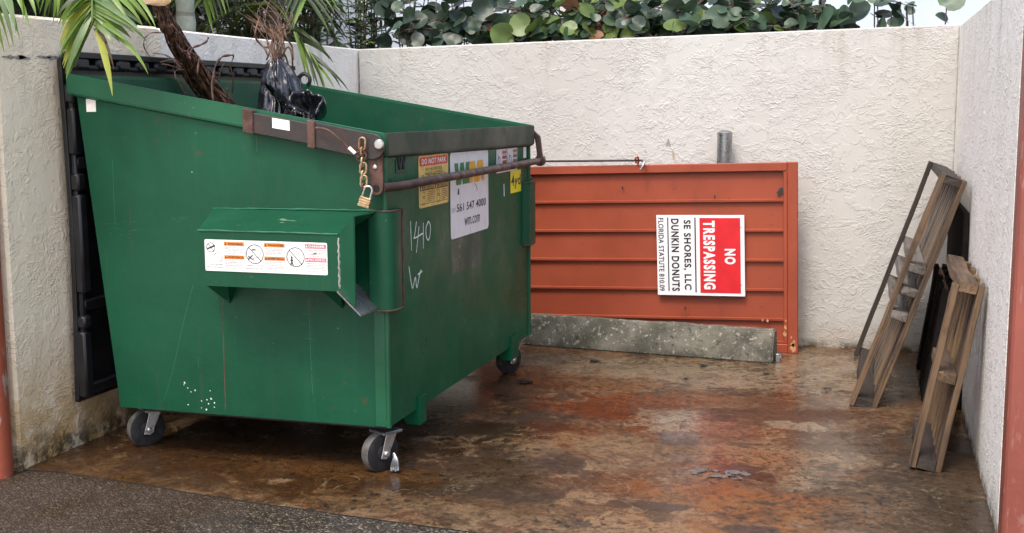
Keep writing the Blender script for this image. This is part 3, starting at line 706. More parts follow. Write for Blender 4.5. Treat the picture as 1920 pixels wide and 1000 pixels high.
# stickers on the front face: u runs along +Y, up is z
FX = DX+.0008
def fdecal(y0, z0, y1, z1): return Decal((FX, y0, z0), (0, 1, 0), (0, 0, 1), y1-y0, z1-z0)
d = fdecal(4.768, 1.068, 5.140, 1.290)
d.rrect('plate', 'label_yellow', 0, 0, 1, 1, .015); d.rrect('heading', 'label_red', .03, .80, .97, .97, .012, 2)
d.text('lettering', 'label_clean', 'DO NOT PARK', .09, .835, .91, .94, 3, .02); d.text('small_print', 'ink', 'NO HAZARDOUS', .22, .70, .78, .765, 2); d.text('small_print', 'ink', 'WASTES ACCEPTED', .20, .615, .80, .68, 2)
for i in range(5): d.g += 1; d.ring('pictogram', 'ink', .13+.185*i, .535, .021, .0035)
for i in range(2):
    o_ = .03+.485*i; d.rect(d.new('caution_panel'), 'ink', o_, .33, o_+.455, .445, 2); d.text('caution_lettering', 'label_yellow', 'CAUTION', o_+.09, .35, o_+.43, .43, 3, .02)
    d.poly(d.new('warning_triangle'), 'label_yellow', [(o_+.02, .345), (o_+.075, .345), (o_+.047, .435)], 3)
    fr_ = d.new('frame'); d.line(fr_, 'ink', [(o_, .33), (o_, .07), (o_+.455, .07), (o_+.455, .33)], .002); d.line(fr_, 'ink', [(o_+.24, .33), (o_+.24, .07)], .002)
    d.g += 1; d.ring('pictogram', 'ink', o_+.12, .24, .016, .003); d.ring('pictogram', 'ink', o_+.12, .14, .020, .003); d.lines('small_print', 'ink', o_+.26, .09, o_+.435, .31, 6)
d.build('parking_label', dump)
d = fdecal(5.165, .892, 5.730, 1.290)
d.rrect('plate', 'label_white', 0, 0, 1, 1, .022)
z1_, z0_ = .87, .615
d.poly(d.new('logo_letter'), 'logo_green', [(.10, z1_), (.19, z1_), (.215, z0_+.10), (.245, z1_), (.335, z1_), (.365, z0_+.10), (.39, z1_), (.475, z1_), (.475, z0_), (.30, z0_), (.285, z0_+.09), (.265, z0_), (.145, z0_)], 2)
d.poly(d.new('logo_letter'), 'logo_gold', [(.48, z1_), (.625, z1_), (.665, z0_+.12), (.70, z1_), (.845, z1_), (.89, z0_), (.80, z0_), (.775, z0_+.13), (.745, z0_), (.60, z0_), (.585, z0_+.13), (.56, z0_), (.48, z0_)], 2)
d.text('phone_number_text', 'ink', '561 547 4000', .15, .30, .92, .395, 2, .012); d.text('web_address', 'ink', 'wm.com', .34, .115, .75, .21, 2)
d.lines('small_print', 'ink_grey', .02, .30, .12, .36, 3); d.poly(d.new('scuff'), 'bar_steel', [(.17, .50), (.215, .505), (.21, .57), (.185, .58)], 2); d.line(d.new('scuff'), 'rust', [(.62, .60), (.68, .54), (.67, .50)], .004)
d.build('company_label', dump)
d = fdecal(5.868, 1.157, 6.252, 1.278)
for i in range(2):
    o_ = .50*i; d.rect('plate', 'label_white', o_+.0, 0, o_+.475, 1, 1)
    d.g += 1; d.ring('pictogram', 'ink', o_+.12, .45, .030, .005); d.line('pictogram', 'ink', [(o_+.06, .80), (o_+.16, .15)], .006)
    for k in range(4): d.rect(d.new('heading'), ('label_red', 'label_brown')[i], o_+.26, .80-.22*k, o_+.45, .93-.22*k, 2)
    d.lines('small_print', 'ink', o_+.26, .03, o_+.45, .80, 9, 3, .3)
d.build('hazard_label', dump)
d = fdecal(6.115, 1.038, 6.312, 1.156)
d.rect('plate', 'label_bright', 0, 0, 1, 1); d.text('lettering', 'ink', '4yd', .05, .17, .95, .80, 2, .015); d.build('volume_label', dump)
# raised W plate
bm = NB(); y0, y1, z0, z1 = 4.515, 4.64, 1.232, 1.305
box(bm, DX-.002, DX+.004, y0, y1, z0, z0+.006, .001); box(bm, DX-.002, DX+.004, y0, y0+.008, z0+.006, z1-.02, .001)
dz = lambda u, v: (y0+.02+(y1-y0-.04)*u, z0+.014+(z1-z0-.018)*v)
for (p, q) in (((0, 1), (.25, 0)), ((.25, 0), (.5, .8)), ((.5, .8), (.75, 0)), ((.75, 0), (1, 1)), ((.3, 1), (.7, 1))):
    a_, b_ = dz(*p), dz(*q); tube(bm, [(DX+.002, *a_), (DX+.002, *b_)], .006, 6)
obj('raised_letter_plate', bm, M['ink'], dump)
# hand lettering with a white paint marker
mk = fdecal(4.66, .72, 4.90, 1.02)
bm_pts = [[(770, 415), (772, 470)], [(781, 416), (778, 440), (777, 447), (793, 438)], [(786, 425), (781, 474)], [(794, 418), (794, 466)], [(803, 416), (799, 428), (800, 445), (804, 450), (807, 438), (807, 422), (803, 415)],
          [(767, 500), (770, 522), (774, 541), (779, 520), (782, 540), (787, 515), (790, 506)], [(784, 515), (792, 509)]]
mb = NB()
for st in bm_pts:
    P3 = []
    for px, py in st:
        d_ = ray(px, py); p = Vector((0, 0, CH)) + d_*((DX+.0016)/d_.x); P3.append(p)
    tube(mb, catmull(P3, 4), .0032, 6, flat=1.0)
for v in mb.verts: v.co.x = DX + .0009 + (v.co.x-DX-.0016)*.15
obj('marker_writing', mb, M['chalk'], dump)
d = fdecal(5.16, .728, 5.60, .885); d.rect('plate', 'ghost', 0, 0, 1, 1, .3); d.build('faded_patch', dump)
d = fdecal(5.985, 1.03, 6.01, 1.10); d.poly('plate', 'chalk', [(.3, 0), (.9, .05), (.7, 1), (.2, .9)]); d.build('paint_chip', dump)
d = fdecal(6.36, 1.215, 6.42, 1.275); d.rect('plate', 'white_tag', 0, 0, 1, 1); d.build('blank_label', dump)
# warning strip on the pocket
py0, pyN = -2.547, -2.012
wz0, wz1 = .852, .978
d = Decal((py0, 4.2185, wz0), (1, 0, 0), (0, 0, 1), pyN-py0, wz1-wz0)
d.N = Vector((0, -1, 0)); d.rrect('plate', 'label_clean', 0, 0, 1, 1, .006)
for i, (hc, w1, w2) in enumerate((('label_orange', 'WARNING', 'ADVERTENCIA'), ('label_orange', 'WARNING', 'ADVERTENCIA'), ('label_pink', 'DANGER', 'PELIGRO'))):
    o_ = .008+.331*i; tc = 'label_clean' if i == 2 else 'ink'
    d.line(d.new('frame'), 'ink_grey', [(o_, .05), (o_, .94), (o_+.32, .94), (o_+.32, .05), (o_, .05)], .0012)
    d.rect(d.new('heading'), hc, o_+.155, .82, o_+.32, .94, 2); d.rect(d.new('heading'), hc, o_+.155, .40, o_+.32, .52, 2)
    d.text('lettering', tc, w1, o_+.185, .845, o_+.312, .915, 3, .03); d.text('lettering', tc, w2, o_+.18, .425, o_+.315, .495, 3, .02)
    for vv in (.845, .425): d.poly(d.new('warning_triangle'), tc, [(o_+.160, vv), (o_+.177, vv), (o_+.1685, vv+.075)], 3)
    d.lines('small_print', 'ink_grey', o_+.162, .56, o_+.315, .79, 5, 2, .35); d.lines('small_print', 'ink_grey', o_+.162, .08, o_+.315, .37, 6, 2, .35)
    d.g += 1
    if i == 0:
        d.ring('pictogram', 'ink', .052, .75, .0195, .0022); d.ring('pictogram', 'ink_grey', .112, .45, .020, .0018)
        d.line('pictogram', 'ink', [(.027, .87), (.078, .63)], .0022); d.line('pictogram', 'ink_grey', [(.088, .57), (.137, .33)], .0018)
        d.line('pictogram', 'ink', [(.024, .70), (.045, .74), (.08, .80)], .006); d.ring('pictogram', 'ink', .080, .81, .004, .004)
        d.text('small_print', 'ink', 'FALLING HAZARD', .018, .195, .148, .235, 2); d.text('small_print', 'ink', 'RIESGO DE CAIDAS', .018, .105, .148, .145, 2)
    elif i == 1:
        d.ring('pictogram', 'ink', o_+.077, .58, .0385, .0026); d.line('pictogram', 'ink', [(o_+.026, .80), (o_+.128, .36)], .0026)
        d.line('pictogram', 'ink', [(o_+.02, .40), (o_+.06, .55)], .004); d.line('pictogram', 'ink', [(o_+.022, .52), (o_+.05, .42), (o_+.07, .43)], .004)
        d.line('pictogram', 'ink_grey', [(o_+.06, .70), (o_+.13, .72), (o_+.12, .5), (o_+.07, .47)], .0016); d.rect('pictogram', 'ink', o_+.055, .70, o_+.085, .735, 2)
        d.text('small_print', 'ink', 'TIPPING HAZARD', o_+.01, .195, o_+.148, .235, 2); d.text('small_print', 'ink', 'RIESGO DE VOLCADO', o_+.005, .105, o_+.148, .145, 2)
    else:
        d.ring('pictogram', 'ink', o_+.077, .53, .0385, .0026); d.line('pictogram', 'ink', [(o_+.026, .75), (o_+.128, .30)], .0026)
        d.ring('pictogram', 'ink', o_+.046, .52, .004, .004); d.line('pictogram', 'ink', [(o_+.046, .50), (o_+.047, .38), (o_+.036, .27)], .005); d.line('pictogram', 'ink', [(o_+.047, .38), (o_+.058, .27)], .004); d.line('pictogram', 'ink', [(o_+.036, .40), (o_+.046, .47), (o_+.058, .41)], .003)
        d.line('pictogram', 'ink_grey', [(o_+.06, .68), (o_+.10, .70), (o_+.105, .45), (o_+.12, .40)], .0016); d.poly('pictogram', 'ink', [(o_+.205, .63), (o_+.24, .655), (o_+.245, .70), (o_+.225, .66)], 3)
d.build('warning_label', pk)
# paint drips, spatter and old scratches on the end sheet
bm = NB()
for st in ([(418, 566), (419, 640), (421, 710), (423, 770)], ):
    tube(bm, catmull([at(x, y, 4.3995) for x, y in st], 6), .0022, 5)
for v in bm.verts: v.co.y = 4.3995 + (v.co.y-4.3995)*.1
obj('rust_run', bm, M['rust'], body)
for st, w_ in (([(716, 585), (717, 650), (719, 730), (721, 795)], .004), ([(708, 577), (709, 620), (710, 668)], .003), ([(588, 560), (587, 580)], .003)):
    bm = NB(); tube(bm, catmull([at(x, y, 4.3995) for x, y in st], 6), w_, 5)
    for v in bm.verts: v.co.y = 4.3993 + (v.co.y-4.3995)*.1
    obj('rust_run', bm, M['rust'], body)
bm = NB()
for st in ([(362, 535), (345, 600), (325, 690), (308, 750)], [(578, 560), (582, 650), (586, 740)], [(371, 670), (372, 690)], [(480, 255), (482, 285)], [(211, 300), (213, 360), (216, 420)], [(717, 580), (720, 690), (723, 790)]):
    tube(bm, catmull([at(x, y, 4.3995) for x, y in st], 5), .0012, 4)
for k in range(34):
    tube(bm, [(lambda p: p)(at(rnd.uniform(205, 260), rnd.uniform(405, 450), 4.3995))]*1 + [at(0, 0, 4.3995)]*0 + [], .001) if False else None
for (x0, x1, y0, y1, n) in ((200, 250, 408, 448, 22), (322, 366, 405, 425, 12), (560, 600, 580, 640, 6)):
    for k in range(n):
        x, y = rnd.uniform(x0, x1), rnd.uniform(y0, y1); dx, dy = rnd.uniform(-14, 14), rnd.uniform(-3, 3); tube(bm, [at(x, y, 4.3995), at(x+dx, y+dy, 4.3995)], .0007, 4)
for v in bm.verts: v.co.y = 4.3996 + (v.co.y-4.3996)*.1
obj('scratch_stain', bm, M['green_pale'], body)
bm = NB()
def spot(px, py, rpx, Y=4.3992):
    c = at(px, py, Y); rr = rpx/(640 if Y < 4.3993 else 470); n = 9; ph = rnd.random()*6
    bm.faces.new([bm.verts.new(c + Vector((math.cos(2*math.pi*k/n+ph)*rr*rnd.uniform(.5, 1.2), 0, math.sin(2*math.pi*k/n+ph)*rr*rnd.uniform(.5, 1.3)))) for k in range(n)])
for (x, y, r_) in ((346, 718, 3), (352, 728, 2.2), (366, 732, 2.5), (358, 735, 1.5), (394, 733, 2.2), (396, 748, 3.2), (388, 750, 2), (402, 756, 2.6), (378, 752, 1.8), (387, 768, 3), (353, 759, 2), (402, 764, 2), (391, 757, 2.4), (378, 765, 1.4), (345, 722, 1.4), (312, 205, 1.6), (360, 323, 1.4)): spot(x, y, r_)
obj('paint_speck', bm, M['chalk'], body)
bm = NB()
for (x, y, r_) in ((578, 645, 6), (602, 655, 5), (603, 660, 4), (582, 698, 5), (604, 693, 6), (593, 718, 5), (603, 742, 6), (612, 741, 4), (606, 757, 4), (597, 620, 4), (592, 570, 4), (586, 622, 4), (574, 560, 5), (599, 588, 3)): spot(x, y, r_, 4.3994)
obj('dried_splashes', bm, M['ghost'], body)

# black lids thrown over the rear, hanging against the wall
for i, (y0, y1) in enumerate(((4.40, 5.415), (5.435, 6.45))):
    bm = NB(); xo = -3.335
    def lx(z): return xo + .018*math.sin((z-.2)/1.5*math.pi)
    prof_z = [.215, .24, .6, 1.0, 1.4, 1.62, 1.70]
    # slab
    o_ = [(lx(z), z) for z in prof_z] + [(-3.315, 1.728), (-3.29, 1.738), (-3.25, 1.735)]; n_ = [(lx(z)+.022, z) for z in prof_z] + [(-3.305, 1.706), (-3.285, 1.712), (-3.25, 1.709)]
    prism(bm, o_ + n_[::-1], 'y', y0, y1, .003)
    # edge channels and cross ribs on the face turned to the dumpster
    for ya, yb in ((y0, y0+.055), (y1-.055, y1), ((y0+y1)/2-.03, (y0+y1)/2+.03)):
        for za, zb in ((.235, .53), (.545, .60), (.70, 1.13), (1.145, 1.22), (1.30, 1.50), (1.52, 1.60)):
            box(bm, lx(za)+.019, lx((za+zb)/2)+.062, ya, yb, za, zb, .009)
        box(bm, lx(.9)+.019, lx(.9)+.042, ya+.012, yb-.012, .24, 1.6, .006)
    for zz in (.24, .62, 1.24, 1.62): box(bm, lx(zz)+.019, lx(zz)+.05, y0+.02, y1-.02, zz, zz+.05, .009)
    # knuckles along the hinge edge
    k = 0; yy = y0+.02
    while yy < y1-.05:
        box(bm, -3.318, -3.250, yy, yy+.10, 1.66, 1.715, .014); yy += .150
    ld = obj('lid', bm, M['plastic'], dump, True)
bm = NB(); tube(bm, [(-3.268, 4.37, 1.672), (-3.268, 6.50, 1.672)], .011, 10); obj('hinge_rod', bm, M['bar_steel'], dump, True)
lug = NB(); c = at(571, 150, 6.47); tube(lug, [c+Vector((.035*math.cos(R(a)), 0, .035*math.sin(R(a)))) for a in range(-60, 250, 20)], .012, 8)
tube(lug, [c+Vector((-.06, 0, -.05)), c+Vector((-.05, 0, .0)), c+Vector((-.03, 0, .02))], .014, 8); obj('hinge_lug', lug, M['plastic'], dump, True)

# ------------------------------------------------------------------ things in the dumpster
def bag():
    bm = NB(); seg = 96
    prof = [(.24, .222, -2.50, 5.12), (.31, .32, -2.50, 5.12), (.33, .6, -2.50, 5.12), (.30, .9, -2.52, 5.10), (.24, 1.16, -2.54, 5.06), (.165, 1.36, -2.570, 5.02), (.118, 1.46, -2.585, 5.0), (.093, 1.54, -2.594, 5.0), (.078, 1.60, -2.602, 5.0), (.064, 1.645, -2.610, 5.0), (.048, 1.68, -2.617, 5.0), (.034, 1.70, -2.62, 5.0), (.016, 1.71, -2.62, 5.0)]
    A = catmull([(r_, z, 0) for r_, z, x, y in prof], 6); B = catmull([(x, y, 0) for r_, z, x, y in prof], 6); rings = []
    for q, c in zip(A, B):
        z = q.y; ring = []; f = max(.25, min(1, (z-1.0)/.45))
        for k in range(seg):
            a = 2*math.pi*k/seg; tw = a + .5*mnoise.noise(Vector((math.cos(a)*1.5, math.sin(a)*1.5, z*2)))
            cc, ss = math.cos(tw), math.sin(tw)
            fold = (abs(mnoise.noise(Vector((cc*4.2, ss*4.2, z*1.4))))*1.5 - .35)*.50 + (abs(mnoise.noise(Vector((cc*9.5, ss*9.5, z*2.4+5))))*1.5 - .35)*.26
            big = mnoise.noise(Vector((cc*1.6, ss*1.6, z*5+3)))*.34
            rr = q.x*(1 + fold*f + big)
            ring.append(bm.verts.new((c.x+rr*math.cos(a), c.y+rr*math.sin(a)*.85, z + .02*mnoise.noise(Vector((cc*3, ss*3, z*7))))))
        rings.append(ring)
    for i in range(len(rings)-1):
        for k in range(seg): bm.faces.new((rings[i][k], rings[i][(k+1) % seg], rings[i+1][(k+1) % seg], rings[i+1][k]))
    bm.faces.new(rings[0][::-1]); bm.faces.new(rings[-1])
    # side lobe with a gaping mouth turned to the camera
    c2 = at(572, 198, 4.93); rings = []; seg2 = 48
    ax = Vector((.25, -.95, .45)).normalized(); e1 = Vector((0, 0, 1)).cross(ax).normalized(); e2 = ax.cross(e1)
    for i, (rr, hh) in enumerate(((.055, -.16), (.072, -.10), (.077, -.05), (.076, 0), (.070, .016), (.062, .010), (.055, -.03), (.036, -.07), (.01, -.09))):
        ring = []
        for k in range(seg2):
            a = 2*math.pi*k/seg2; cc, ss = math.cos(a), math.sin(a)
            w = 1 + .34*mnoise.noise(Vector((cc*1.8, ss*1.8, 2+i*.1))) + .22*abs(mnoise.noise(Vector((cc*6, ss*6, i*.3))))
            ring.append(bm.verts.new(c2 + ax*(hh+.03*mnoise.noise(Vector((cc*2, ss*2, 7)))) + (e1*cc*.9+e2*ss)*rr*w))
        rings.append(ring)
    for i in range(len(rings)-1):
        for k in range(seg2): bm.faces.new((rings[i][k], rings[i][(k+1) % seg2], rings[i+1][(k+1) % seg2], rings[i+1][k]))
    bm.faces.new(rings[-1])
    # slack fold of film running down to the rim
    f0 = catmull([at(512, 172, 4.93), at(528, 190, 4.86), at(548, 206, 4.78), at(570, 220, 4.70), at(588, 232, 4.62)], 8); prev = None
    for i, p in enumerate(f0):
        w_ = .075 - .0012*i; cur = []
        for j in range(13):
            u = j/12-.5; cur.append(bm.verts.new(p + Vector((u*w_*1.2, -.02+.05*abs(u), -u*w_*1.3 + .016*math.sin(j*2.1+i*.1)))))
        if prev:
            for j in range(12): bm.faces.new((prev[j], prev[j+1], cur[j+1], cur[j]))
        prev = cur
    for v in bm.verts:
        if v.co.z > 1.2: v.co += Vector(mnoise.noise_vector(v.co*16))*.008 + Vector(mnoise.noise_vector(v.co*42))*.0028
    return bm
tag(obj('trash_bag', bag(), M['bag'], smooth='all', origin=(-2.50, 5.12, .222)), 'crumpled black plastic trash bag poking up out of the dumpster', 'trash bag')
bm = NB()
for k in range(30):
    b0 = at(rnd.uniform(505, 527), rnd.uniform(112, 122), 5.0); b0.y += rnd.uniform(-.04, .04)
    mid = at(rnd.uniform(500, 532), rnd.uniform(75, 95), 5.02+rnd.uniform(-.05, .08)); t1 = at(rnd.uniform(478, 548), rnd.uniform(25, 60), 5.1+rnd.uniform(-.1, .15)); t2 = t1 + Vector((rnd.uniform(-.14, .05), rnd.uniform(-.05, .12), rnd.choice((-.06, .04, .10, .12))))
    tube(bm, catmull([b0, mid, t1, t2], 5), [.0032*(1-.045*i) for i in range(16)], 5)
for st in ([(520, 115), (530, 100), (538, 110), (545, 140), (541, 150)], [(525, 112), (538, 88), (546, 100), (550, 135), (552, 150)], [(488, 30), (478, 65), (486, 80), (500, 88), (512, 82)], [(503, 105), (495, 90), (483, 75)], [(512, 70), (505, 95), (500, 110)], [(530, 45), (534, 70), (545, 85), (549, 110)]):
    tube(bm, catmull([at(x, y, 5.08+rnd.uniform(-.04, .04)) for x, y in st], 5), .0042, 5)
for v in bm.verts: v.co += Vector(mnoise.noise_vector(v.co*4))*.015
tag(obj('dry_palm_strands', bm, M['strand'], smooth='all', origin=at(516, 115, 5.0)), 'tuft of dry brown palm strands sticking out of the black bag', 'palm debris')
pst = empty('dead_palm_stalk', at(420, 190, 5.3), 'dead brown palm flower stalk with frayed strands leaning out of the dumpster', 'palm debris')
bm = NB(); axis_ = [at(455, 240, 5.45), at(402, 182, 5.32), at(370, 140, 5.22), at(345, 98, 5.12), at(320, 55, 5.02), at(305, 22, 4.98), at(292, -14, 4.96)]
cp = catmull(axis_, 6)
tube(bm, cp, [.036*(1-.72*i/(len(cp)-1)) for i in range(len(cp))], 10); obj('stem', bm, M['stalk'], pst, 'all')
bm = NB()
for k in range(230):
    a0 = rnd.uniform(0, .7); a1 = min(1, a0+rnd.uniform(.3, .6)); L = len(cp)-1; ang = rnd.uniform(0, 6.28); rr = rnd.uniform(.026, .062); pts = []
    for j in range(6):
        t = a0+(a1-a0)*j/5; p = cp[int(t*L)]; sp = rr*(1.18-.92*t) + (.05*(j/5)**2*rnd.random() if k % 7 == 0 else 0); an = ang + j*.15
        pts.append(p + Vector((math.cos(an)*sp, math.sin(an)*sp*.8, math.sin(an+1)*sp*.5)) + Vector((rnd.gauss(0, .004), rnd.gauss(0, .004), rnd.gauss(0, .004))))
    tube(bm, catmull(pts, 3), rnd.uniform(.002, .0048), 5)
for f in bm.faces: f.material_index = (f.index//75) % 3 if False else 0
obj('fibres', bm, M['fibre'], pst, 'all')
bm = NB()
for st, w in (([(305, 62), (285, 62), (272, 72), (270, 88), (283, 108), (300, 118), (322, 124), (345, 132)], .007), ([(287, 100), (305, 102), (322, 110), (340, 128)], .008), ([(300, 117), (325, 112), (342, 122)], .006), ([(355, 105), (362, 90), (375, 85), (387, 78), (391, 70)], .008), ([(358, 112), (352, 95), (360, 88)], .007),
               ([(345, 95), (362, 100), (375, 108), (372, 118)], .005), ([(398, 170), (400, 145), (404, 125), (415, 108), (430, 104), (438, 106), (432, 125), (437, 145), (436, 175)], .009), ([(400, 190), (397, 160), (402, 140)], .008), ([(370, 140), (372, 120), (374, 110)], .007), ([(330, 60), (338, 75), (343, 92), (340, 110)], .009), ([(322, 45), (333, 62), (331, 80), (345, 100)], .008), ([(336, 60), (345, 72), (340, 88)], .006), ([(325, 130), (338, 160), (350, 180)], .003), ([(425, 165), (433, 185), (440, 195)], .006), ([(408, 150), (420, 120), (427, 130)], .003), ([(330, 150), (328, 135), (336, 130)], .003)):
    Yb = 4.95 + rnd.uniform(-.05, .05); pp = catmull([at(x, y, Yb + .02*i) for i, (x, y) in enumerate(st)], 5); n = len(pp)
    tube(bm, pp, [w*.62*(.45+.75*abs(math.sin(i*.5+w*900))) for i in range(n)], 6, flat=.45)
obj('curled_strand', bm, M['stalk'], pst, 'all')

# ------------------------------------------------------------------ leaning gate
gt = math.atan2(1.163-1.124, 2.078-.439)*1.15
GO = Vector((-.402, 7.35, .004))
ux, uz = Vector((-math.cos(gt), 0, -math.sin(gt))), Vector((-math.sin(gt), 0, math.cos(gt)))
# keep the low corner clear of the slab: the left end props on the wheel stop side
GW, GH = 2.05, 1.158
GM = frame_mat(GO, ux, Vector((0, 1, 0)), uz)
gate = empty('metal_gate', (-1.4, 7.38, 0), 'red louvered metal gate leaf propped on its side against the back wall', 'gate')
bm = NB()
box(bm, 0, .060, 0, .05, 0, GH, .004, GM); box(bm, GW-.06, GW, 0, .05, 0, GH, .004, GM)
box(bm, .0605, GW-.0605, .002, .05, GH-.052, GH-.001, .004, GM); box(bm, .0605, GW-.0605, .002, .05, .001, .055, .004, GM)
obj('frame', bm, M['gate_frame'], gate)
bm = NB(); box(bm, .061, .084, .006, .03, .056, GH-.053, .003, GM); obj('inner_stile', bm, M['gate_frame'], gate)
bm = NB(); zt = GH-.053; pitch = .1815
for i in range(6):
    z1 = zt - i*pitch; z0 = max(z1-pitch, .056)
    # lapped board: face slopes outward to a small ledge at its foot
    prism(bm, [(.034, z1), (.040, z1), (.040, z0), (.012, z0), (.012, z0+.012), (.022, z0+.016)], 'x', .0845, GW-.061, 0, GM)
obj('louver_panel', bm, M['gate'], gate)
bm = NB()   # bare spots at the low corner
for (u, v, r_) in ((.028, .03, .020), (.030, .055, .012), (.075, .16, .010), (.078, .12, .012), (.022, .075, .009), (.04, .10, .006), (.072, .20, .006), (.18, .198, .008), (.21, .199, .006)):
    n = 9; bm.faces.new([bm.verts.new(GM @ Vector((u+math.cos(2*math.pi*k/n)*r_*rnd.uniform(.5, 1.2), -.0012 if u < .06 else (.0048 if u < .1 else .0108), v+math.sin(2*math.pi*k/n)*r_*rnd.uniform(.7, 1.9)))) for k in range(n)])
obj('paint_wear_stain', bm, M['primer'], gate)
bm = NB()
for (px, py, r_) in ((1465, 358, 5), (1167, 353, 2.5), (1340, 369, 2), (1285, 578, 2.2), (1460, 362, 4), (1050, 545, 2)):
    c = at(px, py, 7.3605); n = 8; bm.faces.new([bm.verts.new(c+Vector((math.cos(2*math.pi*k/n)*r_/280*rnd.uniform(.5, 1), 0, math.sin(2*math.pi*k/n)*r_/280*rnd.uniform(.7, 1.6)))) for k in range(n)])
obj('rust_chip', bm, M['ink'], gate)
bm = NB(); tube(bm, [at(985, 303, 7.34), at(1100, 302, 7.34), at(1203, 301, 7.34)], .0065, 10); ro = obj('cane_bolt', bm, M['bar_steel'], gate, True)
bm = NB(); tube(bm, catmull([at(1203, 301, 7.34), at(1208, 303, 7.325), at(1206, 310, 7.31), at(1201, 319, 7.30)], 4), .0085, 10); obj('bolt_handle', bm, M['galv'], ro, True)
bm = NB(); tube(bm, catmull([at(1193, 306, 7.345), at(1191, 298, 7.325), at(1196, 295, 7.325), at(1197, 303, 7.345), at(1196, 309, 7.347)], 4), .006, 8); obj('bolt_loop', bm, M['gate_frame'], ro, True)

# sign on the gate, turned on its side with the gate
sg = empty('warning_sign', at(1314, 480, 7.34), 'white and red no trespassing sign turned sideways on the red gate', 'sign')
so_ = at(1394.5, 405, 7.352) ; s_w, s_h = .535, .497
rv = Vector((.0325, 0, -1)).normalized(); uv_ = Vector((1, 0, .021)).normalized()
org = at(1230.5, 403.5, 7.344)
d = Decal(org, rv, uv_, s_h, s_w); d.N = Vector((0, -1, 0))
b = NB(); vs = [org, org+rv*s_h, org+rv*s_h+uv_*s_w, org+uv_*s_w]
lo = [b.verts.new(p) for p in vs]; hi = [b.verts.new(p+Vector((0, .004, 0))) for p in vs]
b.faces.new(lo); b.faces.new(hi[::-1])
for i in range(4): b.faces.new((lo[i], hi[i], hi[(i+1) % 4], lo[(i+1) % 4]))
obj('plate', b, M['sign_white'], sg)
d.rect('red_field', 'sign_red', .035, .495, .965, .955, 1)
d.text('heading', 'sign_white', 'NO', .415, .775, .605, .90, 2, .045); d.text('heading', 'sign_white', 'TRESPASSING', .07, .535, .92, .67, 2, .045)
d.rect(d.new('rule'), 'sign_black', .03, .437, .96, .452, 1); d.rect(d.new('rule'), 'sign_black', .03, .125, .95, .138, 1)
d.text('lettering', 'sign_black', 'SE SHORES, LLC', .06, .300, .93, .395, 1, .032); d.text('lettering', 'sign_black', 'DUNKIN DONUTS', .045, .168, .95, .258, 1, .032); d.text('small_lettering', 'sign_black', 'FLORIDA STATUTE 810.09', .035, .02, .95, .082, 1, .016)
for (u, v) in ((.15, .965), (.86, .965), (.16, .072), (.84, .072)): d.ring(d.new('screw'), 'ink_grey', u, v, .004, .004, 2, 10)
d.build('print', sg)

# ------------------------------------------------------------------ wheel stop
a_, b_ = Vector((-2.42, 7.194, 0)), Vector((-.527, 7.011, 0)); dr = (b_-a_).normalized(); pn = Vector((-dr.y, dr.x, 0))
WM_ = frame_mat(a_ + Vector((0, 0, .004)), dr, pn, Vector((0, 0, 1))); L = (b_-a_).length
bm = NB(); prof = [(0, 0), (0, .072), (.042, .188), (.118, .188), (.16, .072), (.16, 0)]
tb = NB(); prism(tb, prof, 'x', 0, L, 0)
bmesh.ops.bevel(tb, geom=tb.edges[:], offset=.008, segments=2, affect='EDGES')
ge = [e for e in tb.edges if e.calc_length() > 1]; bmesh.ops.subdivide_edges(tb, edges=ge, cuts=60)
for v in tb.verts:
    n_ = mnoise.noise(v.co*13)*.006 + mnoise.noise(v.co*40)*.003
    if v.co.z > .03: v.co += Vector((0, n_, n_*.8))
merge(bm, tb, WM_)
tag(obj('wheel_stop', bm, M['conc'], smooth=True, origin=(-1.45, 7.1, .004)), 'grey mossy concrete wheel stop lying in front of the red gate', 'wheel stop')
bm = NB(); c = at(1458, 664, 7.06); tube(bm, [c+Vector((0, .03, 0)), c+Vector((.02, -.01, 0)), c+Vector((.02, -.012, -.02))], .007, 7); box(bm, c.x-.012, c.x+.016, c.y+.0, c.y+.04, .004, c.z, .003)
tag(obj('metal_bracket', bm, M['galv'], origin=(c.x, c.y, .004)), 'small metal bracket on the floor at the right end of the wheel stop', 'bracket')

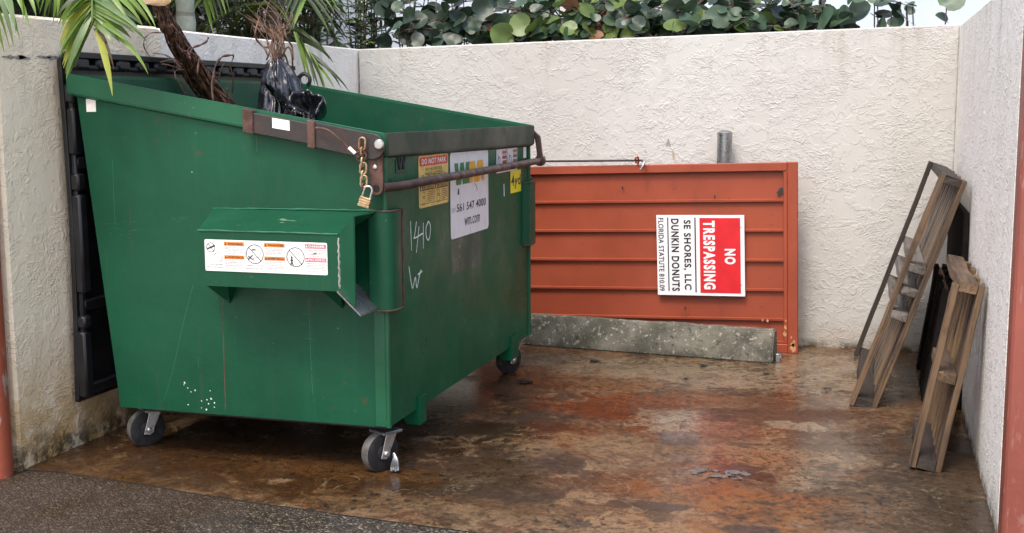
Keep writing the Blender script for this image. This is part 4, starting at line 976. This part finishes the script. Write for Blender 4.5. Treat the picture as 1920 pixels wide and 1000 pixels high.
# ------------------------------------------------------------------ pallets
def board(name, parent, M4, x0, x1, y0, y1, z0, z1, long_axis, mat, wob=.0):
    bm = NB(); g = bm.verts.layers.float_vector.new('grain')
    tb = NB(); bmesh.ops.create_cube(tb, size=1)
    for v in tb.verts: v.co = Vector((x0 if v.co.x < 0 else x1, y0 if v.co.y < 0 else y1, z0 if v.co.z < 0 else z1))
    lo = {0: x1-x0, 1: y1-y0, 2: z1-z0}[long_axis]
    ed = [e for e in tb.edges if abs((e.verts[0].co-e.verts[1].co)[long_axis]) > lo*.9]
    bmesh.ops.subdivide_edges(tb, edges=ed, cuts=10)
    bmesh.ops.bevel(tb, geom=[e for e in tb.edges if e.calc_face_angle(0) > .5], offset=.0025, segments=1, affect='EDGES')
    sd = rnd.uniform(0, 50); amp = .0035 + wob
    for v in tb.verts: 
        v.co += Vector((mnoise.noise(Vector((v.co[long_axis]*3, sd, 0))), mnoise.noise(Vector((v.co[long_axis]*3, sd, 7))), mnoise.noise(Vector((v.co[long_axis]*3, sd, 3)))))*amp
    ex = max(abs(v.co[long_axis]) for v in tb.verts); lo_, hi_ = min(v.co[long_axis] for v in tb.verts), max(v.co[long_axis] for v in tb.verts)
    for v in tb.verts:
        if v.co[long_axis] > hi_-.006 or v.co[long_axis] < lo_+.006: v.co[long_axis] += rnd.uniform(-.008, .004)
    gl = tb.verts.layers.float_vector.new('grain')
    for v in tb.verts:
        o3 = [(long_axis+1) % 3, (long_axis+2) % 3]; v[gl] = Vector((v.co[long_axis]+sd, v.co[o3[0]]+sd, v.co[o3[1]]))
    tb.transform(M4); me = bpy.data.meshes.new('t'); tb.to_mesh(me); tb.free(); bm.free(); bm = NB(); bm.from_mesh(me); bpy.data.meshes.remove(me)
    return obj(name, bm, M[mat], parent)
# local frame: u = depth along +Y, v = up the slope, w = from the front deck towards the wall
def pallet(O, vdir, label, Ly, Hs, Th, fronts, stringers, decks, mats):
    vd = Vector(vdir).normalized(); ud = Vector((0, 1, 0)); wd = ud.cross(vd)   # points to +x,-z
    m4 = frame_mat(Vector(O), ud, vd, wd); p = empty('wooden_pallet', Vector(O), label, 'pallet')
    for (u0, u1, v0, v1, mt) in fronts: board('front_board', p, m4, u0, u1, v0, v1, 0, .025, 1, mt, .003)
    for (u0, u1, v0, v1, mt) in stringers: board('stringer', p, m4, u0, u1, v0, v1, .0255, Th-.0245, 0, mt, .005)
    for (u0, u1, v0, v1, mt) in decks: board('deck_board', p, m4, u0, u1, v0, v1, Th-.024, Th, 1, mt, .003)
    return p
O1 = Vector((-.075, 6.10, .022)); tilt1 = math.atan2(.385, 1.16)
V1 = (math.sin(tilt1), 0, math.cos(tilt1)); Hs1 = 1.215
dk = [(u, u+.088, .0, Hs1, 'wood_in' if i % 2 else 'wood_gr') for i, u in enumerate([.0, .135, .262, .40, .53, .665, .80, .935, 1.07, 1.20])]
dk = [(u, u+rnd.uniform(.066, .088), v0, v1-rnd.uniform(0, .02), mt) for u, _, v0, v1, mt in dk]; dk[0] = (0, .088, 0, Hs1, 'wood')
pallet(O1, V1, 'taller grey brown wooden pallet leaning on the right wall near the back corner', 1.30, Hs1, .13,
       [(0, .075, 0, Hs1, 'wood'), (1.235, 1.30, 0, Hs1, 'wood_dk')],
       [(.006, 1.29, .002, .045, 'wood_dk'), (.004, 1.29, .475, .515, 'wood_gr'), (.02, 1.28, .60, .642, 'wood_gr'), (.002, 1.29, .72, .758, 'wood_gr'), (.004, 1.295, Hs1-.045, Hs1-.003, 'wood_dk')], dk, None)
O2 = Vector((.183, 5.07, .020)); tilt2 = math.atan2(.135, .76); Hs2 = .795
V2 = (math.sin(tilt2), 0, math.cos(tilt2))
dk = [(u, u+.062, 0, Hs2-.03*(i % 2), ('wood_in', 'wood', 'wood_in')[i % 3]) for i, u in enumerate([.0, .125, .245, .37, .495, .62, .745, .87])]
dk[0] = (0, .085, 0, Hs2, 'wood')
pallet(O2, V2, 'shorter broken wooden pallet leaning on the right wall, nearest the camera', 1.0, Hs2, .122,
       [(0, .07, 0, Hs2-.02, 'wood')],
       [(.004, .62, .002, .05, 'wood_dk'), (.004, .55, .375, .415, 'wood'), (.004, .95, Hs2-.045, Hs2-.002, 'wood')], dk, None)
bm = NB(); box(bm, .424, .450, 6.17, 7.40, .006, .98, .003)  # added board, coloured as the dark shade between pallet and wall
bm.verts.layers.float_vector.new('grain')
tag(obj('shade_board', bm, M['wood_shade'], origin=(.437, 6.8, .006)), 'near-black board added against the right wall as the shade behind the taller pallet', 'board')
V3 = (.075, 0, .60); H3 = .60  # added third pallet, its near-black boards stand in for deep shade
pallet((.272, 6.12, .012), V3, 'low near-black pallet added as the deep shade behind the two brown pallets', 1.05, H3, .066,
       [(0, .09, 0, H3, 'wood_shade'), (.16, .25, 0, H3-.07, 'wood_shade'), (.33, .43, 0, H3-.02, 'wood_shade'), (.52, .61, 0, H3, 'wood_shade'), (.95, 1.05, 0, H3, 'wood_shade')],
       [(.004, 1.04, .004, .05, 'wood_shade'), (.004, 1.04, .27, .31, 'wood_dk'), (.004, 1.04, H3-.06, H3-.02, 'wood_in')],
       [(u, u+.10, 0, H3-.02*(i % 2), 'wood_shade') for i, u in enumerate((0, .12, .24, .36, .48, .60, .72, .84, .95))], None)

# ------------------------------------------------------------------ floor litter
for i, (px, py, s_) in enumerate(((985, 718, .05), (1115, 679, .035), (1436, 703, .022), (1285, 713, .02), (1550, 732, .025), (935, 742, .03), (1318, 688, .025))):
    g = gp(px, py, .004); bm = NB(); n = 11; ph = rnd.random()*6
    top = [bm.verts.new((g.x+math.cos(2*math.pi*k/n+ph)*s_*rnd.uniform(.5, 1.3), g.y+math.sin(2*math.pi*k/n+ph)*s_*rnd.uniform(.4, .9), .006+rnd.uniform(0, .012))) for k in range(n)]
    cv = bm.verts.new((g.x, g.y, .018))
    for k in range(n): bm.faces.new((top[k], top[(k+1) % n], cv))
    bmesh.ops.solidify(bm, geom=bm.faces[:], thickness=.003)
    tag(obj('leaf_scrap', bm, M['litter'], origin=(g.x, g.y, .004)), 'small dark wet scrap of leaf lying on the stained floor', 'litter', 'dark scraps on the floor')
g = gp(1350, 890, .004); bm = NB()
r = bmesh.ops.create_grid(bm, x_segments=22, y_segments=14, size=1)
for v in bm.verts:
    x, y = v.co.x*.12, v.co.y*.05; h = .005*abs(mnoise.noise(Vector((x*22, y*30, 1))))*2 + .004*mnoise.noise(Vector((x*70, y*70, 2)))
    e = 1+.3*mnoise.noise(Vector((math.atan2(v.co.y, v.co.x)*2, 0, 5))); v.co = Vector((g.x+x*e-y*.4, g.y+y*e, .006+h))
dl = [f for f in bm.faces if mnoise.noise(f.calc_center_median()*17) >.08 or mnoise.noise(f.calc_center_median()*40) > .35]
bmesh.ops.delete(bm, geom=dl, context='FACES')
tag(obj('wet_paper', bm, M['paper'], smooth='leaf', origin=(g.x, g.y, .004)), 'shredded wet white paper stuck flat on the stained floor', 'litter')

# ------------------------------------------------------------------ building behind
bd = empty('building', (-2, 10.6, 0), 'pale blue white building wall rising behind the shrubs', 'building')
bm = NB(); box(bm, -9, 7, 10.6, 11.2, 0, 5.2); obj('facade', bm, M['bld'], bd)
bm = NB(); xx = at(1050, 0, 10.58).x; box(bm, xx, at(1195, 0, 10.5).x, 10.50, 10.597, 0, 5.2, .01); obj('pilaster', bm, M['bld_trim'], bd)
bm = NB(); x2 = at(1190, 0, 10.49).x; box(bm, x2-.02, x2+.01, 10.46, 10.499, 0, 5.2, .004); obj('downpipe', bm, M['bld_dark'], bd)

# ------------------------------------------------------------------ foliage builders
def leaflet(bm, pts, w, nrm, mi=0, fold=.25):
    """folded ribbon along pts (world), widest a third of the way, tapering to a point"""
    pts = [Vector(p) for p in pts]; n = len(pts); prev = None
    for i, p in enumerate(pts):
        t = (pts[min(i+1, n-1)]-pts[max(i-1, 0)]).normalized(); s = t.cross(nrm)
        s = s.normalized() if s.length > 1e-5 else t.orthogonal().normalized(); nn = s.cross(t)
        f = i/(n-1); ww = w*.5*(math.sin(math.pi*min(1, f*.62+.22))**.8 if f < 1 else 0.02)
        if f > .55: ww = w*.5*max(.03, (1-f)/.45)**.75*.93
        cur = [bm.verts.new(p-s*ww+nn*ww*fold), bm.verts.new(p), bm.verts.new(p+s*ww+nn*ww*fold)]
        if prev:
            for k in (0, 1): bm.faces.new((prev[k], prev[k+1], cur[k+1], cur[k])).material_index = mi
        prev = cur
def arc(p0, p1, sag, n=6):
    p0, p1 = Vector(p0), Vector(p1); return [p0.lerp(p1, t/n) + Vector((0, 0, sag*4*(t/n)*(1-t/n))) for t in range(n+1)]
PAL = [M['palm'], M['palm_y'], M['palm_b'], M['palm_dk'], M['dead']]
def frond(parent, base, d0, L, droop, nl=34, ll=.42, lw_=.028, mis=(0,), seedn=0, twist=0.0, name='frond'):
    rn = random.Random(seedn); d0 = Vector(d0).normalized(); p = Vector(base); pts = [p.copy()]; d = d0.copy(); n = 16
    for i in range(n):
        d = (d + Vector((0, 0, -droop/n*(.4+1.2*i/n)))).normalized(); p = p + d*L/n; pts.append(p.copy())
    bm = NB(); tube(bm, pts, [.014*(1-.85*i/n)+.0015 for i in range(n+1)], 6)
    side = d0.cross(Vector((0, 0, 1))); side = side.normalized() if side.length > .1 else Vector((1, 0, 0))
    for k in range(nl):
        f = .12+.88*k/(nl-1); x = f*n; i = min(int(x), n-1); b = pts[i].lerp(pts[i+1], x-i); t = (pts[i+1]-pts[i]).normalized()
        sd = (side - t*side.dot(t)).normalized(); upn = sd.cross(t)
        for s in (-1, 1):
            l = ll*(.55+.6*math.sin(math.pi*min(1, f*.85+.1)))*rn.uniform(.85, 1.1)
            dd = (t*(.55+.5*f) + sd*s*(1.05-.5*f) + upn*(.25+twist) + Vector(mnoise.noise_vector(b*5))*.12).normalized()
            q = b + dd*l; q.z -= l*rn.uniform(.18, .42)
            m_ = b.lerp(q, .5) + Vector((0, 0, l*.08)); pp = [b, b.lerp(m_, .5)+Vector((0, 0, l*.03)), m_, m_.lerp(q, .55)+Vector((0, 0, l*.03)), q]
            leaflet(bm, pp, lw_*rn.uniform(.8, 1.15), upn, rn.choice(mis))
    return obj(name, bm, PAL, parent, 'leaf')
def px_frond(parent, rachis, leaves, Y, jit=.06, seedn=1, wpx=13):
    """a frond whose rachis and leaflets are set one by one; depths vary so it has volume"""
    rn = random.Random(seedn); bm = NB(); rp = catmull([at(x, y, Y+dy) for x, y, dy in rachis], 6)
    tube(bm, rp, [.008*(1-.6*i/len(rp)) for i in range(len(rp))], 6)
    for (bx, by, tx, ty, bend, w, mi) in leaves:
        b = at(bx, by, Y+rn.uniform(-.01, .01)); dy = rn.uniform(-jit, jit)-.04; t = at(tx, ty, Y+dy)
        mx, my = (bx+tx)/2+bend*(1 if tx > bx else -1), (by+ty)/2-abs(bend)*.55
        c = at(mx, my, Y+dy*.3-.05); pp = [b.lerp(c, .0)*((1-s)**2)+c*(2*s*(1-s))+t*(s*s) for s in [i/7 for i in range(8)]]
        nm = Vector((rn.uniform(-.5, .5), -1, rn.uniform(.1, .7))).normalized()
        leaflet(bm, pp, w/420, nm, mi, .22)
    return obj('frond', bm, PAL, parent, 'leaf')

# palm behind the left wall, whose fronds hang over it
pa = empty('palm_tree', (-4.25, 5.0, 0), 'palm with yellow green fronds hanging over the near end of the left wall', 'palm')
bm = NB(); tube(bm, [(-4.25, 5.0, 0), (-4.24, 5.0, 1.5), (-4.22, 5.0, 2.9)], [.10, .085, .075], 14); obj('trunk', bm, M['trunk'], pa, True)
LA = [(173, 2, 112, 92, 14, 11, 0), (173, 5, 113, 60, 16, 12, 0), (173, 8, 112, 108, 10, 12, 0), (173, 12, 117, 122, 8, 12, 1), (173, 16, 122, 138, 7, 12, 0), (173, 20, 124, 148, 6, 12, 0), (173, 24, 128, 132, 5, 12, 2), (173, 28, 130, 118, 5, 12, 1), (173, 32, 135, 126, 3, 12, 0), (173, 36, 141, 108, 3, 11, 2), (174, 40, 148, 100, 2, 10, 2), (173, 22, 119, 100, 7, 12, 0), (173, 14, 113, 78, 12, 12, 0),
      (173, -8, 110, 45, 16, 11, 0), (173, -14, 122, 20, 14, 10, 0), (173, -2, 116, 40, 14, 11, 0), (173, -20, 108, 30, 14, 10, 3), (173, -5, 128, 30, 10, 10, 3),
      (174, -12, 268, 48, 10, 10, 2), (174, -4, 262, 58, 10, 10, 2), (174, 2, 275, 78, 14, 10, 2), (174, 10, 270, 66, 10, 10, 0), (174, 18, 252, 62, 9, 10, 2), (174, 26, 243, 92, 8, 11, 2), (174, 32, 238, 78, 6, 10, 0), (174, 36, 225, 80, 5, 9, 0), (176, 40, 278, 139, 24, 9, 0), (176, 42, 213, 85, 6, 9, 2), (180, 52, 211, 180, 8, 13, 1), (183, 58, 200, 84, 3, 6, 4), (190, 60, 214, 132, 4, 5, 4), (176, 44, 163, 68, 3, 5, 1), (176, 45, 200, 66, 3, 7, 0),
      (190, -30, 267, 46, 14, 9, 0), (210, -30, 284, 50, 14, 8, 0), (230, -30, 292, 52, 14, 7, 0), (185, -30, 240, 40, 10, 9, 0)]
LA += [(173, -12, 116, 52, 15, 14, 0), (173, 0, 112, 84, 12, 14, 1), (173, 9, 114, 98, 10, 14, 0), (173, 18, 119, 128, 7, 14, 1), (173, 25, 124, 140, 5, 14, 0), (173, 33, 130, 140, 4, 13, 0), (174, 38, 140, 126, 2, 12, 2), (173, -18, 124, 34, 12, 13, 0), (174, 6, 258, 50, 10, 12, 2), (174, 22, 246, 72, 8, 12, 0), (200, -30, 276, 40, 12, 10, 0)]
px_frond(pa, [(176, -120, .2), (174, -60, .05), (173, -20, 0), (173, 42, -.05)], LA, 4.22, seedn=3)
LB = [(-40, -50, 8, 99, 8, 9, 0), (-30, -50, 19, 94, 8, 10, 0), (-20, -55, 26, 88, 9, 9, 2), (-15, -60, 38, 76, 8, 10, 2), (0, -60, 30, 62, 8, 10, 2), (5, -60, 56, 52, 9, 10, 0), (20, -60, 45, 40, 8, 9, 0), (30, -50, 68, 31, 9, 9, 0), (45, -50, 74, 20, 8, 9, 0), (-40, -30, 2, 80, 6, 9, 2), (-45, -10, -2, 110, 5, 9, 0)]
px_frond(pa, [(60, -160, .3), (20, -100, .1), (-45, -55, 0), (-60, -20, 0)], LB, 3.93, seedn=5)
LCc = [(110, -60, 74, 27, 6, 9, 0), (112, -58, 82, 34, 5, 9, 0), (114, -56, 90, 30, 4, 8, 0), (116, -52, 100, 42, 3, 8, 0), (118, -52, 108, 30, 2, 9, 0), (120, -52, 96, 20, 2, 8, 3), (105, -62, 70, 10, 6, 9, 0)]
px_frond(pa, [(150, -160, .3), (125, -100, .1), (118, -50, 0)], LCc, 4.35, seedn=9)
for k in range(9):
    a = R(100+k*20); frond(pa, (-4.2, 5.0, 2.9), (math.cos(a), math.sin(a), .75), 1.5, 1.7, 26, .42, .03, (0, 0, 3), 20+k)
for k in range(7):
    a = R(105+k*24); frond(pa, (-4.2, 5.0, 2.75), (math.cos(a), math.sin(a), .15), 1.3, 2.0, 22, .40, .03, (3, 3, 0), 40+k)
bm = NB(); c = at(296, -8, 4.9)
for k in range(9): leaflet(bm, [c+Vector((-.085+.021*k, 0, .10)), c+Vector((-.075+.020*k, -.02, .03)), c+Vector((-.035+.013*k, -.03, -.025)), c+Vector((.012+.0045*k, -.02, -.048))], .05, Vector((0, -1, .2)), 0, .1)
obj('leaf_sheath', bm, M['tan'], pa, 'leaf')
# grey ringed palm trunk further back
p2 = empty('palm_tree', (-3.82, 6.2, 0), 'palm with a slim grey ringed trunk standing just behind the left wall', 'palm')
bm = NB(); zz = [i*.055 for i in range(55)]
tube(bm, [(-3.82+.01*math.sin(z), 6.2, z) for z in zz], [.052+(.006 if i % 3 == 0 else 0) for i in range(55)], 18); obj('trunk', bm, M['trunk_ringed'], p2, True)
for k in range(10):
    a = R(95+k*18); frond(p2, (-3.82, 6.2, 3.0), (math.cos(a), math.sin(a), .5), 1.5, 2.0, 26, .40, .028, (0, 3, 3), 60+k)
# bushy palm with drooping dead fronds
p3 = empty('palm_tree', (-4.0, 7.6, 0), 'bushy palm with drooping dead brown fronds behind the left wall corner', 'palm')
bm = NB(); tube(bm, [(-4.0, 7.6, 0), (-4.0, 7.6, 1.2), (-4.0, 7.6, 2.3)], [.06, .05, .035], 12); obj('trunk', bm, M['stem'], p3, True)
for k in range(12):
    a = R(k*30+8)
    if math.cos(a) > .3 and math.sin(a) > -.6: continue
    frond(p3, (-4.0, 7.6, 2.3), (math.cos(a), math.sin(a), .75), 1.35, 2.1, 26, .38, .024, (3, 3, 0), 80+k)
for k in range(8):
    a = R(k*45+20)
    if math.cos(a) > .3: continue
    frond(p3, (-4.0, 7.6, 2.2), (math.cos(a), math.sin(a), .05), 1.0, 2.2, 20, .30, .016, (4, 4, 3), 100+k)
LD = [(552, 60, 575, 150, 4, 8, 0), (556, 66, 585, 165, 5, 9, 0), (560, 72, 598, 168, 6, 9, 3), (566, 80, 612, 172, 8, 9, 0), (572, 90, 606, 160, 5, 8, 3), (578, 98, 640, 166, 12, 8, 3), (585, 108, 655, 172, 10, 7, 3), (560, 66, 625, 118, 12, 8, 3), (568, 78, 618, 112, 12, 8, 3), (548, 55, 610, 95, 10, 9, 3), (590, 115, 610, 178, 3, 7, 0), (596, 122, 628, 168, 4, 7, 0), (575, 92, 590, 160, 3, 8, 0), (562, 72, 578, 138, 2, 8, 3), (545, 48, 590, 82, 9, 9, 3)]
px_frond(p3, [(505, 0, .5), (530, 25, .3), (552, 58, .1), (580, 98, 0), (604, 130, -.03)], LD, 6.62, seedn=13)
# hedge mass filling the shade behind
def leaf_cloud(bm, fn, n, w, l, mis, rn):
    for k in range(n):
        c = fn(); d = Vector((rn.gauss(0, 1), rn.gauss(0, 1), rn.gauss(0, .7)-.3)).normalized(); nn = Vector((rn.gauss(0, 1), rn.gauss(-1, 1), rn.gauss(.6, 1))).normalized(); L_ = l*rn.uniform(.6, 1.3)
        leaflet(bm, [c, c+d*L_*.5+Vector((0, 0, .02)), c+d*L_+Vector((0, 0, -.04*L_/l))], w*rn.uniform(.7, 1.2), nn, rn.choice(mis))
rn = random.Random(5); bm = NB()
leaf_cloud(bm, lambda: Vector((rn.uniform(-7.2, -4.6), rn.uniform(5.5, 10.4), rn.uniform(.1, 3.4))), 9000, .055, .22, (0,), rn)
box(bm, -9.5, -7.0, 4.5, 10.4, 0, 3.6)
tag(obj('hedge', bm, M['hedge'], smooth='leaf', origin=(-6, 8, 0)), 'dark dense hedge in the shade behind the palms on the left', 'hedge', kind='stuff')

# oleanders: upright stems with narrow leaves
OL = [M['olean'], M['olean_y']]
for i, (px, n, h, lab) in enumerate(((590, 15, 2.75, 'feathery dark narrow leaved shrub right beside the drooping palm'), (665, 15, 2.75, 'narrow leaved shrub with yellow green young shoots above the wall corner'), (735, 11, 2.7, 'thin stemmed narrow leaved shrub mixed with the first sea grape leaves'), (905, 9, 2.6, 'small dark narrow leaved shrub between the sea grapes at the frame top'))):
    b0 = at(px, 80, 8.3+.15*i); o = empty('oleander_shrub', (b0.x, b0.y, 0), lab, 'shrub'); sb, lb = NB(), NB(); rn = random.Random(200+i)
    for k in range(n):
        p0 = Vector((b0.x+rn.uniform(-.08, .08), b0.y+rn.uniform(-.08, .08), 0)); tp = Vector((b0.x+rn.uniform(-.34, .34), b0.y+rn.uniform(-.25, .25), h*rn.uniform(.80, 1.1)))
        cs = catmull([p0, p0.lerp(tp, .5)+Vector((rn.uniform(-.06, .06), 0, 0)), tp], 10); tube(sb, cs, [.008-.0002*j for j in range(len(cs))], 5)
        for j in range(9, len(cs)):
            for q in range(5):
                a = rn.uniform(0, 6.28); d = Vector((math.cos(a), math.sin(a), rn.uniform(-.15, .9))).normalized(); l = rn.uniform(.09, .16)
                y_ = 1 if (i == 1 and rn.random() < .25 and cs[j].z < 2.15) else 0
                leaflet(lb, [cs[j], cs[j]+d*l*.5, cs[j]+d*l+Vector((0, 0, -.02))], rn.uniform(.016, .024), Vector((rn.gauss(0, .4), -.6, 1)), y_)
    obj('stems', sb, M['stem'], o, 'all'); obj('foliage', lb, OL, o, 'leaf')
# sea grapes: round stiff leaves
GR = [M['grape'], M['grape_y'], M['grape_d'], M['grape_r']]
def round_leaf(bm, c, d, nrm, r, mi, rn):
    d = Vector(d).normalized(); nrm = Vector(nrm); nrm = (nrm-d*nrm.dot(d)).normalized(); s = d.cross(nrm); cup = rn.choice((rn.uniform(.05, .30), rn.uniform(.3, .85))); wv = rn.uniform(0, 6)
    rings = [[bm.verts.new(c+d*r*.55)]]; n = 14
    for q in (.5, 1.0):
        ring = []
        for k in range(n):
            a = 2*math.pi*k/n; rr = r*q*(1-.30*math.exp(-((abs(a-math.pi))/.35)**2)*q); u = math.cos(a)*rr*.96+r*.55+r*.3*(1-q)*0; v = math.sin(a)*rr*1.04
            h = cup*abs(v)**1.2*1.4 - .12*q*q*r*math.cos(a) + .05*r*q*math.sin(3*a+wv)
            ring.append(bm.verts.new(c+d*u+s*v+nrm*h))
        rings.append(ring)
    for k in range(n):
        f = bm.faces.new((rings[0][0], rings[1][k], rings[1][(k+1) % n])); f.material_index = mi
        f = bm.faces.new((rings[1][k], rings[2][k], rings[2][(k+1) % n], rings[1][(k+1) % n])); f.material_index = mi
# (px of the clump, how many leaves, half width px, top y px, colour mix, Y)
clumps = [(795, 40, 60, -25, (2, 2, 2, 0), 8.25), (870, 44, 55, -40, (2, 2, 0, 2), 8.45), (960, 46, 60, 0, (2, 0, 0, 1, 2, 0, 2, 3), 8.15), (1045, 62, 60, -15, (0, 1, 0, 0, 0, 1), 8.15), (1140, 62, 65, -20, (0, 0, 1, 2, 0, 0, 1, 3), 8.3), (1235, 50, 60, 10, (0, 1, 0, 2), 8.15), (1330, 54, 65, -25, (0, 0, 2, 0), 8.3), (1430, 56, 65, -15, (0, 0, 2, 0, 1), 8.2), (1535, 42, 60, -10, (0, 0, 0, 2), 8.2), (1640, 19, 60, 8, (0, 0, 2), 8.15), (1740, 14, 60, 14, (0, 0, 2), 8.12)]
where = ['the dark sea grape leftmost in the row, shading the narrow leaved shrubs', 'tall dark blue green sea grape reaching the frame top above the dumpster front corner', 'sea grape with mixed dark and yellow leaves above the faint dumpster shadow', 'bright yellow green sea grape above the left end of the gate', 'sea grape with some reddish leaves left of the white sign', 'low sea grape directly above the sideways sign', 'sea grape above the galvanised pole', 'full grey green sea grape above the right end of the red gate', 'grey green sea grape last of the dense row', 'sparse sea grape with a bare forked twig', 'sparse sea grape sprigs beside the right wall corner']
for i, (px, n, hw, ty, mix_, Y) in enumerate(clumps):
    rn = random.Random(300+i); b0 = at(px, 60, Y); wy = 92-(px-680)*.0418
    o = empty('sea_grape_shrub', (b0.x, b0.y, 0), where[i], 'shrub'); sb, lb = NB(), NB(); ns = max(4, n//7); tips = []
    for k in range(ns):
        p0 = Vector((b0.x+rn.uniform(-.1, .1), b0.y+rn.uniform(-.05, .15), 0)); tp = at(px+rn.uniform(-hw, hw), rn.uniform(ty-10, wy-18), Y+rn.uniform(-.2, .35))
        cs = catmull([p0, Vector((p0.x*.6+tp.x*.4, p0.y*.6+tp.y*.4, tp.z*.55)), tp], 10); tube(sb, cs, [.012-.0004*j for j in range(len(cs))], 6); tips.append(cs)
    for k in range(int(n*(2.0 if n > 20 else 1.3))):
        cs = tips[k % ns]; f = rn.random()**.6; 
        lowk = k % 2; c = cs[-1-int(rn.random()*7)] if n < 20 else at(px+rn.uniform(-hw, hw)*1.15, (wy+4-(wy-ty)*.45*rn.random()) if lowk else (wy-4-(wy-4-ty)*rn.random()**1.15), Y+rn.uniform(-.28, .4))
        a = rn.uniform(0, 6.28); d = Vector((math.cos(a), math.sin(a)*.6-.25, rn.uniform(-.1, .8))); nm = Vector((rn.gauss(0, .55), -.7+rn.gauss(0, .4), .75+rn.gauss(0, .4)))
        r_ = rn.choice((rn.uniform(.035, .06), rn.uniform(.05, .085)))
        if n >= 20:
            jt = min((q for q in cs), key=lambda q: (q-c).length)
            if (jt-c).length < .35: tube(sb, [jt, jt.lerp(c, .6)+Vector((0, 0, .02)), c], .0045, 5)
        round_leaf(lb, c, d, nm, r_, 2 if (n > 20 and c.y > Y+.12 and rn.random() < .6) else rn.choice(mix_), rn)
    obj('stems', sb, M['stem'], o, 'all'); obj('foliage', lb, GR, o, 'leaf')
